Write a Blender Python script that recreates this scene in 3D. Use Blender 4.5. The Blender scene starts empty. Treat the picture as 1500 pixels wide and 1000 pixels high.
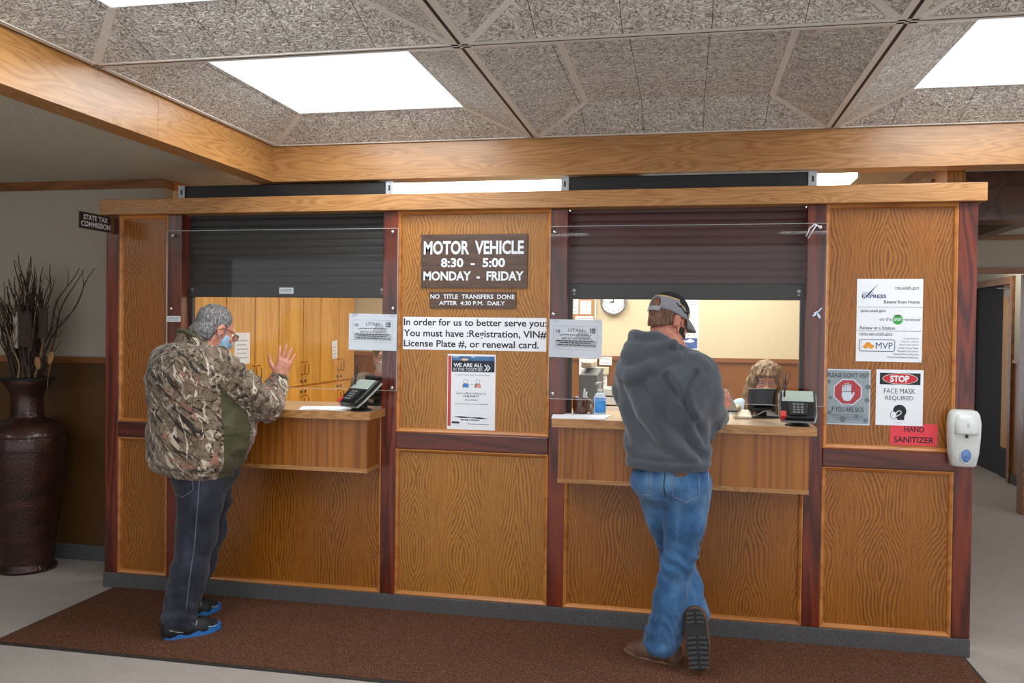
import bpy, bmesh, math, random
import numpy as np
from mathutils import Vector, Matrix, noise as mnoise

S = bpy.context.scene
C = S.collection

# ---------------------------------------------------------------- camera
cam_d = bpy.data.cameras.new('camera')
cam = bpy.data.objects.new('camera', cam_d)
C.objects.link(cam)
yaw, pit, rol = .20123, -.014765, .012693
fw = Vector((-math.sin(yaw)*math.cos(pit), math.cos(yaw)*math.cos(pit), math.sin(pit)))
rt = Vector((math.cos(yaw), math.sin(yaw), 0))
up = rt.cross(fw)
r2 = rt*math.cos(rol) + up*math.sin(rol)
u2 = -rt*math.sin(rol) + up*math.cos(rol)
mw = Matrix((r2, u2, -fw)).transposed().to_4x4()
mw.translation = (0, -4.5822, 1.6)
cam.matrix_world = mw
cam_d.sensor_width = 36.0
cam_d.lens = 1250.4/1500*36
cam_d.clip_start = .05
S.camera = cam

# ---------------------------------------------------------------- world, exposure
W = bpy.data.worlds.new('World')
S.world = W
W.use_nodes = True
W.node_tree.nodes['Background'].inputs[0].default_value = (.95, .96, 1.0, 1)
W.node_tree.nodes['Background'].inputs[1].default_value = 1.0
S.view_settings.view_transform = 'Standard'
S.view_settings.look = 'None'
S.view_settings.gamma = 1
S.view_settings.use_curve_mapping = False
S.view_settings.exposure = .42
LENS_POWER = 7.4        # radiance of the lobby's fluorescent diffusers
OFFICE_POWER = 7.5     # radiance of the office's fluorescent fixtures

# ---------------------------------------------------------------- colours and materials
def lin(c):
    return tuple((x/255/12.92 if x/255 <= .04045 else ((x/255+.055)/1.055)**2.4) for x in c[:3]) + (1,)

class NT:
    """small helper round a node tree"""
    def __init__(s, name):
        s.m = bpy.data.materials.new(name); s.m.use_nodes = True
        s.t = s.m.node_tree; s.b = s.t.nodes['Principled BSDF']; s.out = s.t.nodes['Material Output']
    def n(s, typ, **kw):
        nd = s.t.nodes.new(typ)
        for k, v in kw.items():
            if k.startswith('i_'): nd.inputs[k[2:].replace('_', ' ')].default_value = v
            else: setattr(nd, k, v)
        return nd
    def l(s, a, b): s.t.links.new(a, b)
    def pos(s, scale=(1, 1, 1), rot=(0, 0, 0), obj=False):
        mr = s.n('ShaderNodeMapping'); mr.inputs['Rotation'].default_value = rot        # turn first, then stretch
        mp = s.n('ShaderNodeMapping'); mp.inputs['Scale'].default_value = scale
        s.l(s.n('ShaderNodeNewGeometry').outputs['Position'], mr.inputs[0]); s.l(mr.outputs[0], mp.inputs[0])
        return mp.outputs[0]
    def noise(s, vec, scale, detail=3, rough=.55, dist=0):
        nd = s.n('ShaderNodeTexNoise'); nd.inputs['Scale'].default_value = scale
        nd.inputs['Detail'].default_value = detail; nd.inputs['Roughness'].default_value = rough
        nd.inputs['Distortion'].default_value = dist
        s.l(vec, nd.inputs['Vector']); return nd.outputs['Fac']
    def ramp(s, fac, stops, interp='LINEAR'):
        nd = s.n('ShaderNodeValToRGB'); e = nd.color_ramp.elements; nd.color_ramp.interpolation = interp
        while len(e) < len(stops): e.new(.5)
        for el, (p, c) in zip(e, stops):
            el.position = p; el.color = c if len(c) == 4 else tuple(c)+(1,)
        s.l(fac, nd.inputs[0]); return nd.outputs[0]
    def mix(s, fac, a, b, mode='MIX'):
        nd = s.n('ShaderNodeMix', data_type='RGBA', blend_type=mode)
        for sock, v in ((nd.inputs[0], fac), (nd.inputs[6], a), (nd.inputs[7], b)):
            if isinstance(v, (int, float)): sock.default_value = v
            elif isinstance(v, tuple): sock.default_value = v
            else: s.l(v, sock)
        return nd.outputs[2]
    def math(s, op, a, b=None):
        nd = s.n('ShaderNodeMath', operation=op)
        for k, v in enumerate((a, b)):
            if v is None: continue
            if isinstance(v, (int, float)): nd.inputs[k].default_value = v
            else: s.l(v, nd.inputs[k])
        return nd.outputs[0]
    def bump(s, h, strength=.3, dist=.01):
        nd = s.n('ShaderNodeBump'); nd.inputs['Strength'].default_value = strength; nd.inputs['Distance'].default_value = dist
        s.l(h, nd.inputs['Height']); s.l(nd.outputs[0], s.b.inputs['Normal'])
    def col(s, v):
        if isinstance(v, tuple): s.b.inputs['Base Color'].default_value = v
        else: s.l(v, s.b.inputs['Base Color'])
        return s
    def pr(s, rough=.5, metal=0., spec=.5, coat=0., sheen=0.):
        s.b.inputs['Roughness'].default_value = rough; s.b.inputs['Metallic'].default_value = metal
        s.b.inputs['Specular IOR Level'].default_value = spec; s.b.inputs['Coat Weight'].default_value = coat
        s.b.inputs['Sheen Weight'].default_value = sheen
        return s

def plain(name, rgb, rough=.5, metal=0., spec=.5, coat=0., grain=.06, gscale=60):
    t = NT(name); c = lin(rgb)
    f = t.noise(t.pos(), gscale, 3)
    d = tuple(x*(1-grain) for x in c[:3])+(1,); b = tuple(min(1, x*(1+grain)) for x in c[:3])+(1,)
    t.col(t.ramp(f, [(.3, d), (.7, b)])); t.pr(rough, metal, spec, coat)
    return t.m

def wood(name, axis, dark, mid, light, ring=13., sx=5., sz=.55, rough=.38, coat=.25, seed=0., off=0., contrast=.6):
    """plain-sawn veneer: contour lines of a stretched noise make the cathedral figure; fine pores along the grain"""
    t = NT(name)
    sc = {'z': (sx, sx, sz), 'x': (sz, sx, sx), 'y': (sx, sz, sx)}[axis]
    mp = t.n('ShaderNodeMapping'); mp.inputs['Scale'].default_value = sc; mp.inputs['Location'].default_value = (seed, seed*.7, seed*1.3)
    t.l(t.n('ShaderNodeNewGeometry').outputs['Position'], mp.inputs[0])
    base = t.noise(mp.outputs[0], 1.0, 1.2, .4, .35)
    wob = t.noise(t.pos(tuple(x*6 for x in sc)), 1.0, 2, .5)
    f = t.math('ADD', t.math('MULTIPLY', base, ring), t.math('MULTIPLY', wob, .55))
    band = t.math('PINGPONG', f, .5)                      # 0 .. .5 saw up and down
    band = t.math('MULTIPLY', band, 2.0)
    fs = {'z': (260, 260, 7), 'x': (7, 260, 260), 'y': (260, 7, 260)}[axis]
    fib = t.noise(t.pos(fs), 1.0, 2, .6)
    band = t.math('ADD', t.math('MULTIPLY', band, contrast), t.math('MULTIPLY', fib, 1-contrast))
    c = t.ramp(band, [(.08, lin(dark)), (.30, lin(mid)), (.72, lin(light))])
    big = t.noise(t.pos(tuple(x*.5 for x in sc)), 1.3, 2)
    c = t.mix(.55, c, t.ramp(big, [(.3, (.62, .60, .56, 1)), (.7, (1, 1, 1, 1))]), 'MULTIPLY')
    t.col(c); t.pr(rough, 0, .5, coat); t.b.inputs['Coat Roughness'].default_value = .22
    t.bump(fib, .08, .002)
    return t.m

def veneer(name, dark, mid, light, strip=.29, off=0., bands=9., eyes=7., rough=.38, coat=.25, seed=0., contrast=.5):
    """oak veneer laid in upright strips: chevrons and eyes down the middle of each strip, straight grain between"""
    t = NT(name)
    xyz = t.n('ShaderNodeSeparateXYZ'); t.l(t.n('ShaderNodeNewGeometry').outputs['Position'], xyz.inputs[0])
    xs = t.math('ADD', xyz.outputs[0], 20+off)
    wx = t.math('MULTIPLY', t.noise(t.pos((2, 2, 2.2)), 1.0, 2), .05)
    pp = t.math('PINGPONG', t.math('ADD', xs, wx), strip/2)                     # distance from the strip's centre line
    mp = t.n('ShaderNodeMapping'); mp.inputs['Scale'].default_value = (.75, .75, 1.75); mp.inputs['Location'].default_value = (seed, seed, seed)
    t.l(t.n('ShaderNodeNewGeometry').outputs['Position'], mp.inputs[0])
    slow = t.noise(mp.outputs[0], 1.0, 1.5, .45)
    jag = t.noise(t.pos((46, 46, 9)), 1.0, 3, .6)
    f = t.math('ADD', t.math('MULTIPLY', pp, bands/(strip/2)), t.math('MULTIPLY', slow, eyes*2.2))
    f = t.math('ADD', f, t.math('MULTIPLY', jag, 1.1))
    band = t.math('MULTIPLY', t.math('PINGPONG', f, .5), 2.0)
    fib = t.noise(t.pos((300, 300, 9)), 1.0, 2, .65)
    edge = t.n('ShaderNodeMapRange'); edge.inputs[1].default_value = strip*.26; edge.inputs[2].default_value = strip*.36; edge.inputs[3].default_value = contrast; edge.inputs[4].default_value = contrast*.35
    t.l(pp, edge.inputs[0])
    mx = t.n('ShaderNodeMix'); t.l(edge.outputs[0], mx.inputs[0]); t.l(fib, mx.inputs[2]); t.l(band, mx.inputs[3])
    c = t.ramp(mx.outputs[0], [(.12, lin(dark)), (.45, lin(mid)), (.80, lin(light))])
    big = t.noise(t.pos((1.6, 1.6, .5)), 1.3, 2)
    c = t.mix(.5, c, t.ramp(big, [(.3, (.68, .66, .62, 1)), (.7, (1, 1, 1, 1))]), 'MULTIPLY')
    t.col(c); t.pr(rough, 0, .5, coat); t.b.inputs['Coat Roughness'].default_value = .22; t.bump(fib, .08, .002)
    return t.m

M = {}
M['oak_v'] = veneer('oak_vertical', (88, 48, 12), (164, 106, 34), (190, 130, 48), off=.02, bands=8., eyes=11.)
M['oak_side'] = veneer('oak_side_bay', (70, 32, 4), (148, 86, 13), (172, 108, 22), .33, .11, 9, 11, seed=3.1)
M['oak_box'] = wood('oak_counter_front', 'z', (98, 50, 8), (150, 86, 20), (172, 104, 30), ring=11, sx=7, sz=.16, seed=7.7)
M['oak_h'] = wood('oak_horizontal', 'x', (122, 74, 36), (172, 118, 64), (194, 142, 86), ring=12, sx=16, sz=1.6, seed=2.2, contrast=.5)
M['oak_hy'] = wood('oak_depthwise', 'y', (126, 76, 34), (178, 122, 62), (198, 144, 82), ring=12, sx=16, sz=1.6, seed=5.2, contrast=.5)
M['oak_edge'] = wood('oak_moulding', 'x', (140, 78, 30), (182, 112, 48), (200, 130, 60), ring=5, seed=1.2)
M['mahogany'] = wood('red_stained_post', 'z', (42, 11, 5), (80, 25, 12), (124, 46, 20), ring=5, sx=9, sz=.8, rough=.3, coat=.4, seed=9)
M['mahogany_h'] = wood('red_stained_rail', 'x', (42, 11, 5), (76, 24, 12), (104, 38, 19), ring=5, sx=9, sz=.8, rough=.3, coat=.4, seed=4)
M['cab_oak'] = wood('cabinet_oak', 'z', (176, 106, 34), (222, 158, 66), (234, 178, 84), ring=10, sx=7, sz=.5, seed=11, contrast=.5)
M['wainscot_shaded'] = wood('shaded_wainscot', 'x', (60, 40, 18), (84, 56, 26), (98, 66, 34), ring=3, sx=2, sz=.7, seed=6, contrast=.35)  # same wood as the office wainscot, lobby shade put into its colour
M['wainscot'] = wood('wainscot_wood', 'x', (104, 62, 24), (134, 84, 36), (146, 94, 44), ring=3, sx=2, sz=.7, seed=6, contrast=.35)
M['trim_wood'] = wood('trim_wood', 'x', (96, 56, 26), (130, 82, 42), (150, 98, 54), ring=5, seed=8)
M['dark_beam'] = wood('dark_beam_wood', 'y', (48, 28, 16), (76, 46, 28), (96, 60, 38), ring=6, seed=8)
M['door_oak'] = wood('door_oak', 'z', (168, 104, 34), (200, 136, 50), (212, 150, 62), ring=5, seed=12, contrast=.4)

def carpet(name, a, b, c, scale=420, bump=.6):
    t = NT(name)
    f = t.noise(t.pos(), scale, 4, .75)
    g = t.noise(t.pos(), 6, 3)
    col = t.ramp(f, [(.32, lin(a)), (.5, lin(b)), (.68, lin(c))])
    col = t.mix(.35, col, t.ramp(g, [(.3, (.75, .75, .75, 1)), (.7, (1, 1, 1, 1))]), 'MULTIPLY')
    t.col(col); t.pr(.95, 0, .15); t.bump(f, bump, .006); return t.m
M['carpet'] = carpet('grey_carpet', (132, 123, 116), (178, 169, 161), (216, 208, 200), 230)
M['mat'] = carpet('brown_mat_pile', (48, 26, 16), (92, 59, 42), (156, 114, 90), 150)
M['mat_edge'] = plain('mat_rubber', (50, 44, 42), .7)
M['base_carpet'] = carpet('carpet_baseboard', (56, 55, 57), (88, 87, 89), (126, 124, 125), 240)
M['cream'] = plain('cream_paint', (216, 205, 172), .7, grain=.03, gscale=30)
M['cream_grey'] = plain('beige_wallpaper', (176, 168, 152), .8, grain=.04, gscale=90)

def popcorn(name, base, scale, strength, dist, lo=.74, r0=.0, r1=.35, seam=0):
    t = NT(name)
    v = t.n('ShaderNodeTexVoronoi', feature='SMOOTH_F1'); v.inputs['Scale'].default_value = scale
    p = t.pos()
    w = t.noise(p, scale*.5, 2)
    ad = t.n('ShaderNodeVectorMath', operation='ADD')
    sc = t.n('ShaderNodeVectorMath', operation='SCALE'); sc.inputs['Scale'].default_value = 2.2/scale
    nz = t.n('ShaderNodeTexNoise'); nz.inputs['Scale'].default_value = scale*.8; t.l(p, nz.inputs['Vector'])
    t.l(nz.outputs['Color'], sc.inputs[0]); t.l(p, ad.inputs[0]); t.l(sc.outputs[0], ad.inputs[1])
    t.l(ad.outputs[0], v.inputs['Vector'])
    f = t.math('ADD', t.math('MULTIPLY', v.outputs['Distance'], -1.0), t.math('MULTIPLY', w, .7))
    c = lin(base)
    cc = t.ramp(f, [(r0, tuple(x*lo for x in c[:3])+(1,)), (r1, c)])
    if seam:                                                # butt joints between tiles
        xyz = t.n('ShaderNodeSeparateXYZ'); t.l(p, xyz.inputs[0]); q = t.math('PINGPONG', t.math('ADD', xyz.outputs[0], 20.06), seam/2)
        cc = t.mix(t.math('LESS_THAN', q, .0012), cc, lin((70, 62, 56)))
    t.col(cc); t.pr(.95, 0, .2)
    t.bump(f, strength, dist); return t.m
def fissured():
    """worm-track ceiling tile: pale board with the shade in its fissures painted dark, butt joints a foot apart"""
    t = NT('fissured_ceiling_tile'); p = t.pos()
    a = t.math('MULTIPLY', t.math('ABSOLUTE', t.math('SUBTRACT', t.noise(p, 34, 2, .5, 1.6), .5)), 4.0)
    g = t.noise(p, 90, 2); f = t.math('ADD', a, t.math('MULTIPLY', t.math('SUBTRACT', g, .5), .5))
    c = t.ramp(f, [(.0, lin((132, 124, 117))), (.18, lin((212, 206, 198))), (.5, lin((240, 236, 229)))])  # lowest stops paint groove shade into the board colour
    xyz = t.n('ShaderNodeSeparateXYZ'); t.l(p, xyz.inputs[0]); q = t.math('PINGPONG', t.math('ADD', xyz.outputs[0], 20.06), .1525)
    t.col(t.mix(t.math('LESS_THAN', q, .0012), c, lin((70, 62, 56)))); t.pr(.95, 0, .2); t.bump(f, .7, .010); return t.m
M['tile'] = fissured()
M['popcorn'] = popcorn('popcorn_ceiling', (232, 224, 206), 85, .9, .012)
M['tee'] = plain('tee_bar_paint', (226, 220, 212), .5)
M['tee_slot'] = plain('tee_bar_slot', (26, 22, 20), .6)
M['alu'] = plain('aluminium', (176, 180, 184), .35, .9)
M['steel'] = plain('steel', (150, 150, 152), .3, 1.)
M['chrome'] = plain('chrome', (205, 205, 205), .15, 1.)
M['brass'] = plain('brass', (212, 170, 80), .25, 1.)
M['black'] = plain('black_plastic', (24, 24, 26), .35)
M['black_m'] = plain('black_matte', (20, 20, 22), .7)
M['shut_a'] = plain('shutter_charcoal', (46, 44, 44), .5, grain=.03)
M['shut_b'] = plain('shutter_bronze', (78, 46, 42), .45, grain=.03)
M['bar_m'] = plain('shutter_bar', (44, 41, 41), .5, grain=.02)
M['white'] = plain('white_paper', (232, 236, 242), .6, grain=.02)
M['white_pl'] = plain('white_plastic', (206, 210, 208), .3, coat=.2, grain=.02)
M['grey_pl'] = plain('grey_plastic', (112, 118, 118), .5)
M['beige_pl'] = plain('beige_plastic', (206, 198, 172), .5)
M['ink'] = plain('ink_black', (26, 28, 34), .6)
M['ink_grey'] = plain('ink_grey', (104, 108, 116), .6)
M['ink_lgrey'] = plain('ink_light_grey', (176, 180, 186), .6)
M['ink_navy'] = plain('ink_navy', (36, 58, 112), .6)
M['ink_red'] = plain('ink_red', (196, 34, 40), .45)
M['ink_green'] = plain('ink_green', (60, 158, 74), .5)
M['ink_orange'] = plain('ink_orange', (222, 146, 48), .5)
M['ink_blue'] = plain('ink_blue', (58, 130, 206), .5)
M['ink_salmon'] = plain('ink_salmon', (226, 152, 140), .5)
M['ink_brick'] = plain('ink_brick', (188, 72, 60), .5)
M['pink'] = plain('pink_red_paper', (226, 62, 74), .5)
M['sky_dark'] = plain('poster_night', (26, 36, 52), .5)
M['sky_blue'] = plain('poster_blue', (66, 112, 160), .5, grain=.3, gscale=25)
M['sunglow'] = plain('poster_sunrise', (240, 196, 150), .5)
M['grey_print'] = plain('poster_grey', (158, 166, 166), .35, coat=.5)
M['grey_dot'] = plain('poster_grey_dot', (112, 120, 122), .4)
M['sign_wood'] = wood('sign_walnut', 'x', (46, 30, 22), (76, 52, 38), (94, 66, 50), ring=7, sx=14, sz=1.6, seed=2, contrast=.5)
M['sign_black'] = plain('sign_dark', (42, 36, 36), .45)
M['letter'] = plain('letter_white', (226, 232, 238), .4)
M['cork'] = plain('cork', (176, 128, 80), .8, grain=.3, gscale=200)
M['laminate'] = plain('laminate_top', (186, 160, 134), .3, coat=.2)

def emit(name, rgb, power):
    t = NT(name); t.b.inputs['Base Color'].default_value = (.8, .8, .8, 1)
    t.b.inputs['Emission Color'].default_value = rgb+(1,); t.b.inputs['Emission Strength'].default_value = power
    return t.m
M['lens'] = emit('fluorescent_diffuser', (.93, .98, 1.0), LENS_POWER)
M['lens_edge'] = emit('diffuser_edge', (.82, .92, 1.0), .62)
M['lens_office'] = emit('office_diffuser', (1.0, .97, .90), OFFICE_POWER)

def acrylic(name, tint=(.93, .96, .97), refl=1.0):
    t = NT(name); t.t.nodes.remove(t.b)
    tr = t.n('ShaderNodeBsdfTransparent'); tr.inputs[0].default_value = tint+(1,)
    gl = t.n('ShaderNodeBsdfGlossy'); gl.inputs['Roughness'].default_value = .02
    fr = t.n('ShaderNodeFresnel'); fr.inputs[0].default_value = 1.45
    mx = t.n('ShaderNodeMixShader')
    t.l(t.math('MULTIPLY', fr.outputs[0], refl), mx.inputs[0]); t.l(tr.outputs[0], mx.inputs[1]); t.l(gl.outputs[0], mx.inputs[2])
    t.l(mx.outputs[0], t.out.inputs[0]); return t.m
M['acrylic'] = acrylic('clear_acrylic', (.97, .98, .98), .45)
M['acrylic_edge'] = plain('acrylic_edge', (196, 206, 208), .3)
M['clear_pl'] = acrylic('clear_plastic', (.86, .9, .94))
M['glasses_lens'] = acrylic('spectacle_lens', (.93, .93, .95), .8)

# ---------------------------------------------------------------- mesh helpers
def new_obj(name, me, mat=None, parent=None):
    o = bpy.data.objects.new(name, me); C.objects.link(o)
    if mat is not None:
        for m in (mat if isinstance(mat, (list, tuple)) else [mat]): me.materials.append(M[m] if isinstance(m, str) else m)
    if parent is not None: o.parent = parent; o.matrix_parent_inverse = parent.matrix_world.inverted()
    return o

def obj(name, bm, mat, parent=None, smooth=False, bevel=0, seg=2):
    bmesh.ops.recalc_face_normals(bm, faces=bm.faces)
    me = bpy.data.meshes.new(name); bm.to_mesh(me); bm.free()
    if smooth:
        for p in me.polygons: p.use_smooth = True
    o = new_obj(name, me, mat, parent)
    if bevel:
        b = o.modifiers.new('bevel', 'BEVEL'); b.width = bevel; b.segments = seg; b.limit_method = 'ANGLE'; b.angle_limit = .6
    return o

def B(): return bmesh.new()
def bx(bm, x0, x1, y0, y1, z0, z1, mi=0):
    vs = [bm.verts.new((x, y, z)) for x in (x0, x1) for y in (y0, y1) for z in (z0, z1)]
    fs = [(0, 1, 3, 2), (4, 6, 7, 5), (0, 4, 5, 1), (2, 3, 7, 6), (0, 2, 6, 4), (1, 5, 7, 3)]
    for f in fs:
        fc = bm.faces.new([vs[i] for i in f]); fc.material_index = mi
    return vs
def rotv(vs, ang, axis='Z', c=(0, 0, 0)):
    R = Matrix.Rotation(ang, 3, axis); c = Vector(c)
    for v in vs: v.co = R @ (v.co-c) + c
def prism(bm, pts, d, mi=0):
    """closed polygon pts (3d), extruded by vector d"""
    d = Vector(d); a = [bm.verts.new(p) for p in pts]; b = [bm.verts.new(Vector(p)+d) for p in pts]
    n = len(pts); f = bm.faces.new(a); f.material_index = mi; f = bm.faces.new(b[::-1]); f.material_index = mi
    for i in range(n):
        f = bm.faces.new((a[i], b[i], b[(i+1) % n], a[(i+1) % n])); f.material_index = mi
def lathe(bm, prof, c=(0, 0, 0), n=32, mi=0, sx=1, sy=1):
    rings = []
    for r, z in prof:
        rings.append([bm.verts.new((c[0]+sx*r*math.cos(2*math.pi*k/n), c[1]+sy*r*math.sin(2*math.pi*k/n), c[2]+z)) for k in range(n)])
    for a, b in zip(rings, rings[1:]):
        for k in range(n):
            f = bm.faces.new((a[k], a[(k+1) % n], b[(k+1) % n], b[k])); f.material_index = mi
    for rg in (rings[0], rings[-1]):
        try: f = bm.faces.new(rg); f.material_index = mi
        except ValueError: pass
def tube(bm, pts, r, n=8, mi=0, closed=False):
    pts = [Vector(p) for p in pts]; rings = []; ref = Vector((.13, .27, 1)).normalized()
    N = len(pts)
    for i, p in enumerate(pts):
        a = pts[i-1] if (i or closed) else p; b = pts[(i+1) % N] if (i < N-1 or closed) else p
        t = (b-a); t = t.normalized() if t.length > 1e-9 else Vector((0, 0, 1))
        u = t.cross(ref); u = u.normalized() if u.length > 1e-4 else Vector((1, 0, 0)); v = t.cross(u)
        rr = r[i] if isinstance(r, (list, tuple)) else r
        rings.append([bm.verts.new(p+u*rr*math.cos(2*math.pi*k/n)+v*rr*math.sin(2*math.pi*k/n)) for k in range(n)])
    for a, b in zip(rings, rings[1:]+(rings[:1] if closed else [])):
        for k in range(n):
            f = bm.faces.new((a[k], a[(k+1) % n], b[(k+1) % n], b[k])); f.material_index = mi
    if not closed: bm.faces.new(rings[0]); bm.faces.new(rings[-1][::-1])
def ball(bm, c, r, u=16, v=10, sc=(1, 1, 1), mi=0):
    res = bmesh.ops.create_uvsphere(bm, u_segments=u, v_segments=v, radius=r)
    for w in res['verts']: w.co = Vector((w.co.x*sc[0]+c[0], w.co.y*sc[1]+c[1], w.co.z*sc[2]+c[2]))
    for w in res['verts']:
        for f in w.link_faces: f.material_index = mi
    return res['verts']
def cylx(bm, a, b, r, n=16): tube(bm, [a, b], r, n)

def tag(o, label=None, cat=None, group=None, kind=None):
    if label: o['label'] = label
    if cat: o['category'] = cat
    if group: o['group'] = group
    if kind: o['kind'] = kind
    return o
def thing(name, label, cat, loc=(0, 0, 0), group=None, rz=0):
    o = bpy.data.objects.new(name, None); C.objects.link(o); o.location = loc; o.rotation_euler = (0, 0, rz)
    o.empty_display_size = .1; bpy.context.view_layer.update()
    return tag(o, label, cat, group)
def struct(name, bm, mat, parent=None, **k):
    o = obj(name, bm, mat, parent, **k)
    if parent is None: o['kind'] = 'structure'
    return o
def copy_tree(o, parent=None):
    c = o.copy(); C.objects.link(c)
    if parent is not None: c.parent = parent
    for ch in o.children: copy_tree(ch, c)
    return c

# lettering -------------------------------------------------------
def letter_mesh(s, bold=0., depth=.0006, spacing=1., word=1.):
    cu = bpy.data.curves.new('lettering', 'FONT'); cu.body = s; cu.size = 1; cu.offset = bold; cu.extrude = 0
    cu.space_character = spacing; cu.space_word = word; cu.resolution_u = 3
    o = bpy.data.objects.new('lettering', cu); C.objects.link(o)
    dg = bpy.context.evaluated_depsgraph_get(); me = bpy.data.meshes.new_from_object(o.evaluated_get(dg))
    C.objects.unlink(o); bpy.data.objects.remove(o); bpy.data.curves.remove(cu)
    return me
class Panel:
    """flat sheet facing -Y; u from its left edge, v down from its top edge, both in metres. Marks lie on the sheet, each layer .4 mm proud"""
    def __init__(s, x0, z1, y, tilt=0.):
        s.x0, s.z1, s.y, s.tilt = x0, z1, y, tilt; s.bms = {}
    def P(s, u, v, layer=1):
        ct, st = math.cos(s.tilt), math.sin(s.tilt)
        return Vector((s.x0+u*ct+v*st, s.y-.0005*layer, s.z1+u*st-v*ct))
    def bm(s, mat):
        if mat not in s.bms: s.bms[mat] = B()
        return s.bms[mat]
    def poly(s, mat, pts, layer=1):
        b = s.bm(mat); f = b.faces.new([b.verts.new(s.P(u, v, layer)) for u, v in pts]); return f
    def rect(s, mat, u0, v0, u1, v1, layer=1): s.poly(mat, [(u0, v0), (u1, v0), (u1, v1), (u0, v1)], layer)
    def oval(s, mat, u, v, ru, rv, layer=1, n=32, a0=0):
        s.poly(mat, [(u+ru*math.cos(a0+2*math.pi*k/n), v+rv*math.sin(a0+2*math.pi*k/n)) for k in range(n)], layer)
    def line(s, mat, pts, w, layer=1):
        for (a, b), (c, d) in zip(pts, pts[1:]):
            L = math.hypot(c-a, d-b) or 1; nx, ny = -(d-b)/L*w/2, (c-a)/L*w/2
            s.poly(mat, [(a+nx, b+ny), (c+nx, d+ny), (c-nx, d-ny), (a-nx, b-ny)], layer)
    def frame(s, mat, u0, v0, u1, v1, w, r=0, layer=1):
        pts = []
        for cu, cv, a in ((u1-r, v0+r, -90), (u1-r, v1-r, 0), (u0+r, v1-r, 90), (u0+r, v0+r, 180)):
            for k in range(7):
                t = math.radians(a+15*k); pts.append((cu+r*math.cos(t), cv+r*math.sin(t)))
        s.line(mat, pts+[pts[0]], w, layer)
    def text(s, mat, txt, u0, v0, u1, v1, bold=0., layer=2, slant=0., spacing=1., word=1.):
        """fits the text's own bounds to the box u0..u1, v0..v1 (v down)"""
        me = letter_mesh(txt, bold, spacing=spacing, word=word)
        co = np.array([v.co[:] for v in me.vertices]); lo = co.min(0); hi = co.max(0); b = s.bm((mat, len(s.bms)))
        vs = [b.verts.new(s.P(u0+(x-lo[0])/(hi[0]-lo[0])*(u1-u0)+slant*(y-lo[1])/(hi[1]-lo[1]), v1-(y-lo[1])/(hi[1]-lo[1])*(v1-v0), layer)) for x, y, _ in co]
        for p in me.polygons:
            try: b.faces.new([vs[i] for i in p.vertices])
            except ValueError: pass
        bpy.data.meshes.remove(me)
    def squiggle(s, mat, u0, u1, v, h, layer=1, seed=0):
        """a line of print too small to read: a row of short marks"""
        rnd = random.Random(seed); u = u0
        while u < u1:
            w = rnd.uniform(1.2, 4)*h; s.rect(mat, u, v-h/2*rnd.uniform(.7, 1), min(u+w, u1), v+h/2*rnd.uniform(.7, 1), layer); u += w+h*.6
    def finish(s, parent, names):
        for key, b in s.bms.items():
            mat = key[0] if isinstance(key, tuple) else key
            for f in b.faces: f.normal_update()
            fl = [f for f in b.faces if f.normal.y > 0]
            if fl: bmesh.ops.reverse_faces(b, faces=fl)
            nm = 'lettering' if isinstance(key, tuple) else names.get(mat, 'print')
            me = bpy.data.meshes.new(nm); b.to_mesh(me); b.free(); new_obj(nm, me, mat, parent)
def sheet(name, label, cat, x0, z1, w, h, y, mat='white', th=.0012, tilt=0., group=None):
    """a sheet hung on a wall: one mesh, returns (object, Panel on its face)"""
    p = Panel(x0, z1, y-th, tilt); b = B(); q = Panel(x0, z1, y-th, tilt)
    prism(b, [q.P(0, 0, 0), q.P(w, 0, 0), q.P(w, h, 0), q.P(0, h, 0)], (0, th, 0))
    o = obj(name, b, mat); tag(o, label, cat, group); return o, p

# ================================================================ THE SETTING
T = .13                                                   # thickness of the counter wall
b = B(); bx(b, -9, 9, -7, 12, -.05, 0); struct('floor', b, 'carpet')

# counter wall: posts, rails, panels, mouldings, cap
wf = bpy.data.objects.new('wall_front', None); C.objects.link(wf); wf['kind'] = 'structure'
P0, P1, P2, P3, P4, P5 = (-3.452, -3.365), (-3.035, -2.944), (-1.685, -1.597), (-.726, -.635), (.601, .69), (1.312, 1.40)
BASE, RB, RT, CAPB, CAPT = .091, .918, 1.012, 2.253, 2.344
for a, c in (P0, P1, P2, P3, P4, P5):
    b = B(); bx(b, a, c, 0, T, BASE, CAPB); obj('post', b, 'mahogany', wf, bevel=.004)
b = B(); bx(b, -3.468, 1.427, -.045, .075, CAPB, CAPT); obj('cap_beam', b, 'oak_h', wf, bevel=.004)
b = B(); bx(b, -3.452, 1.40, -.012, T+.012, 0, BASE); obj('baseboard', b, 'base_carpet', wf, bevel=.005)

def bay(x0, x1, z0, z1, mat='oak_v', shelf=True):
    b = B(); bx(b, x0, x1, .018, T-.018, z0, z1); obj('panel', b, mat, wf)
    b = B(); w = .022                                     # quarter-round moulding round the panel
    prof = [(0, .018), (0, .002), (.006, .0), (.016, .006), (w, .018)]
    def strip(p, q, inn):
        pts0 = [Vector((p[0], 0, p[1]))+Vector((inn[0]*d, y, inn[1]*d)) for d, y in prof]
        prism(b, pts0, (q[0]-p[0], 0, q[1]-p[1]))
    strip((x0, z0), (x1, z0), (0, 1)); strip((x0, z1), (x1, z1), (0, -1))
    strip((x0, z0), (x0, z1), (1, 0)); strip((x1, z0), (x1, z1), (-1, 0))
    obj('moulding', b, 'oak_edge', wf)
def rail(x0, x1):
    b = B(); bx(b, x0, x1, -.004, T, RB, RT); obj('rail', b, 'mahogany_h', wf, bevel=.005)
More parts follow.
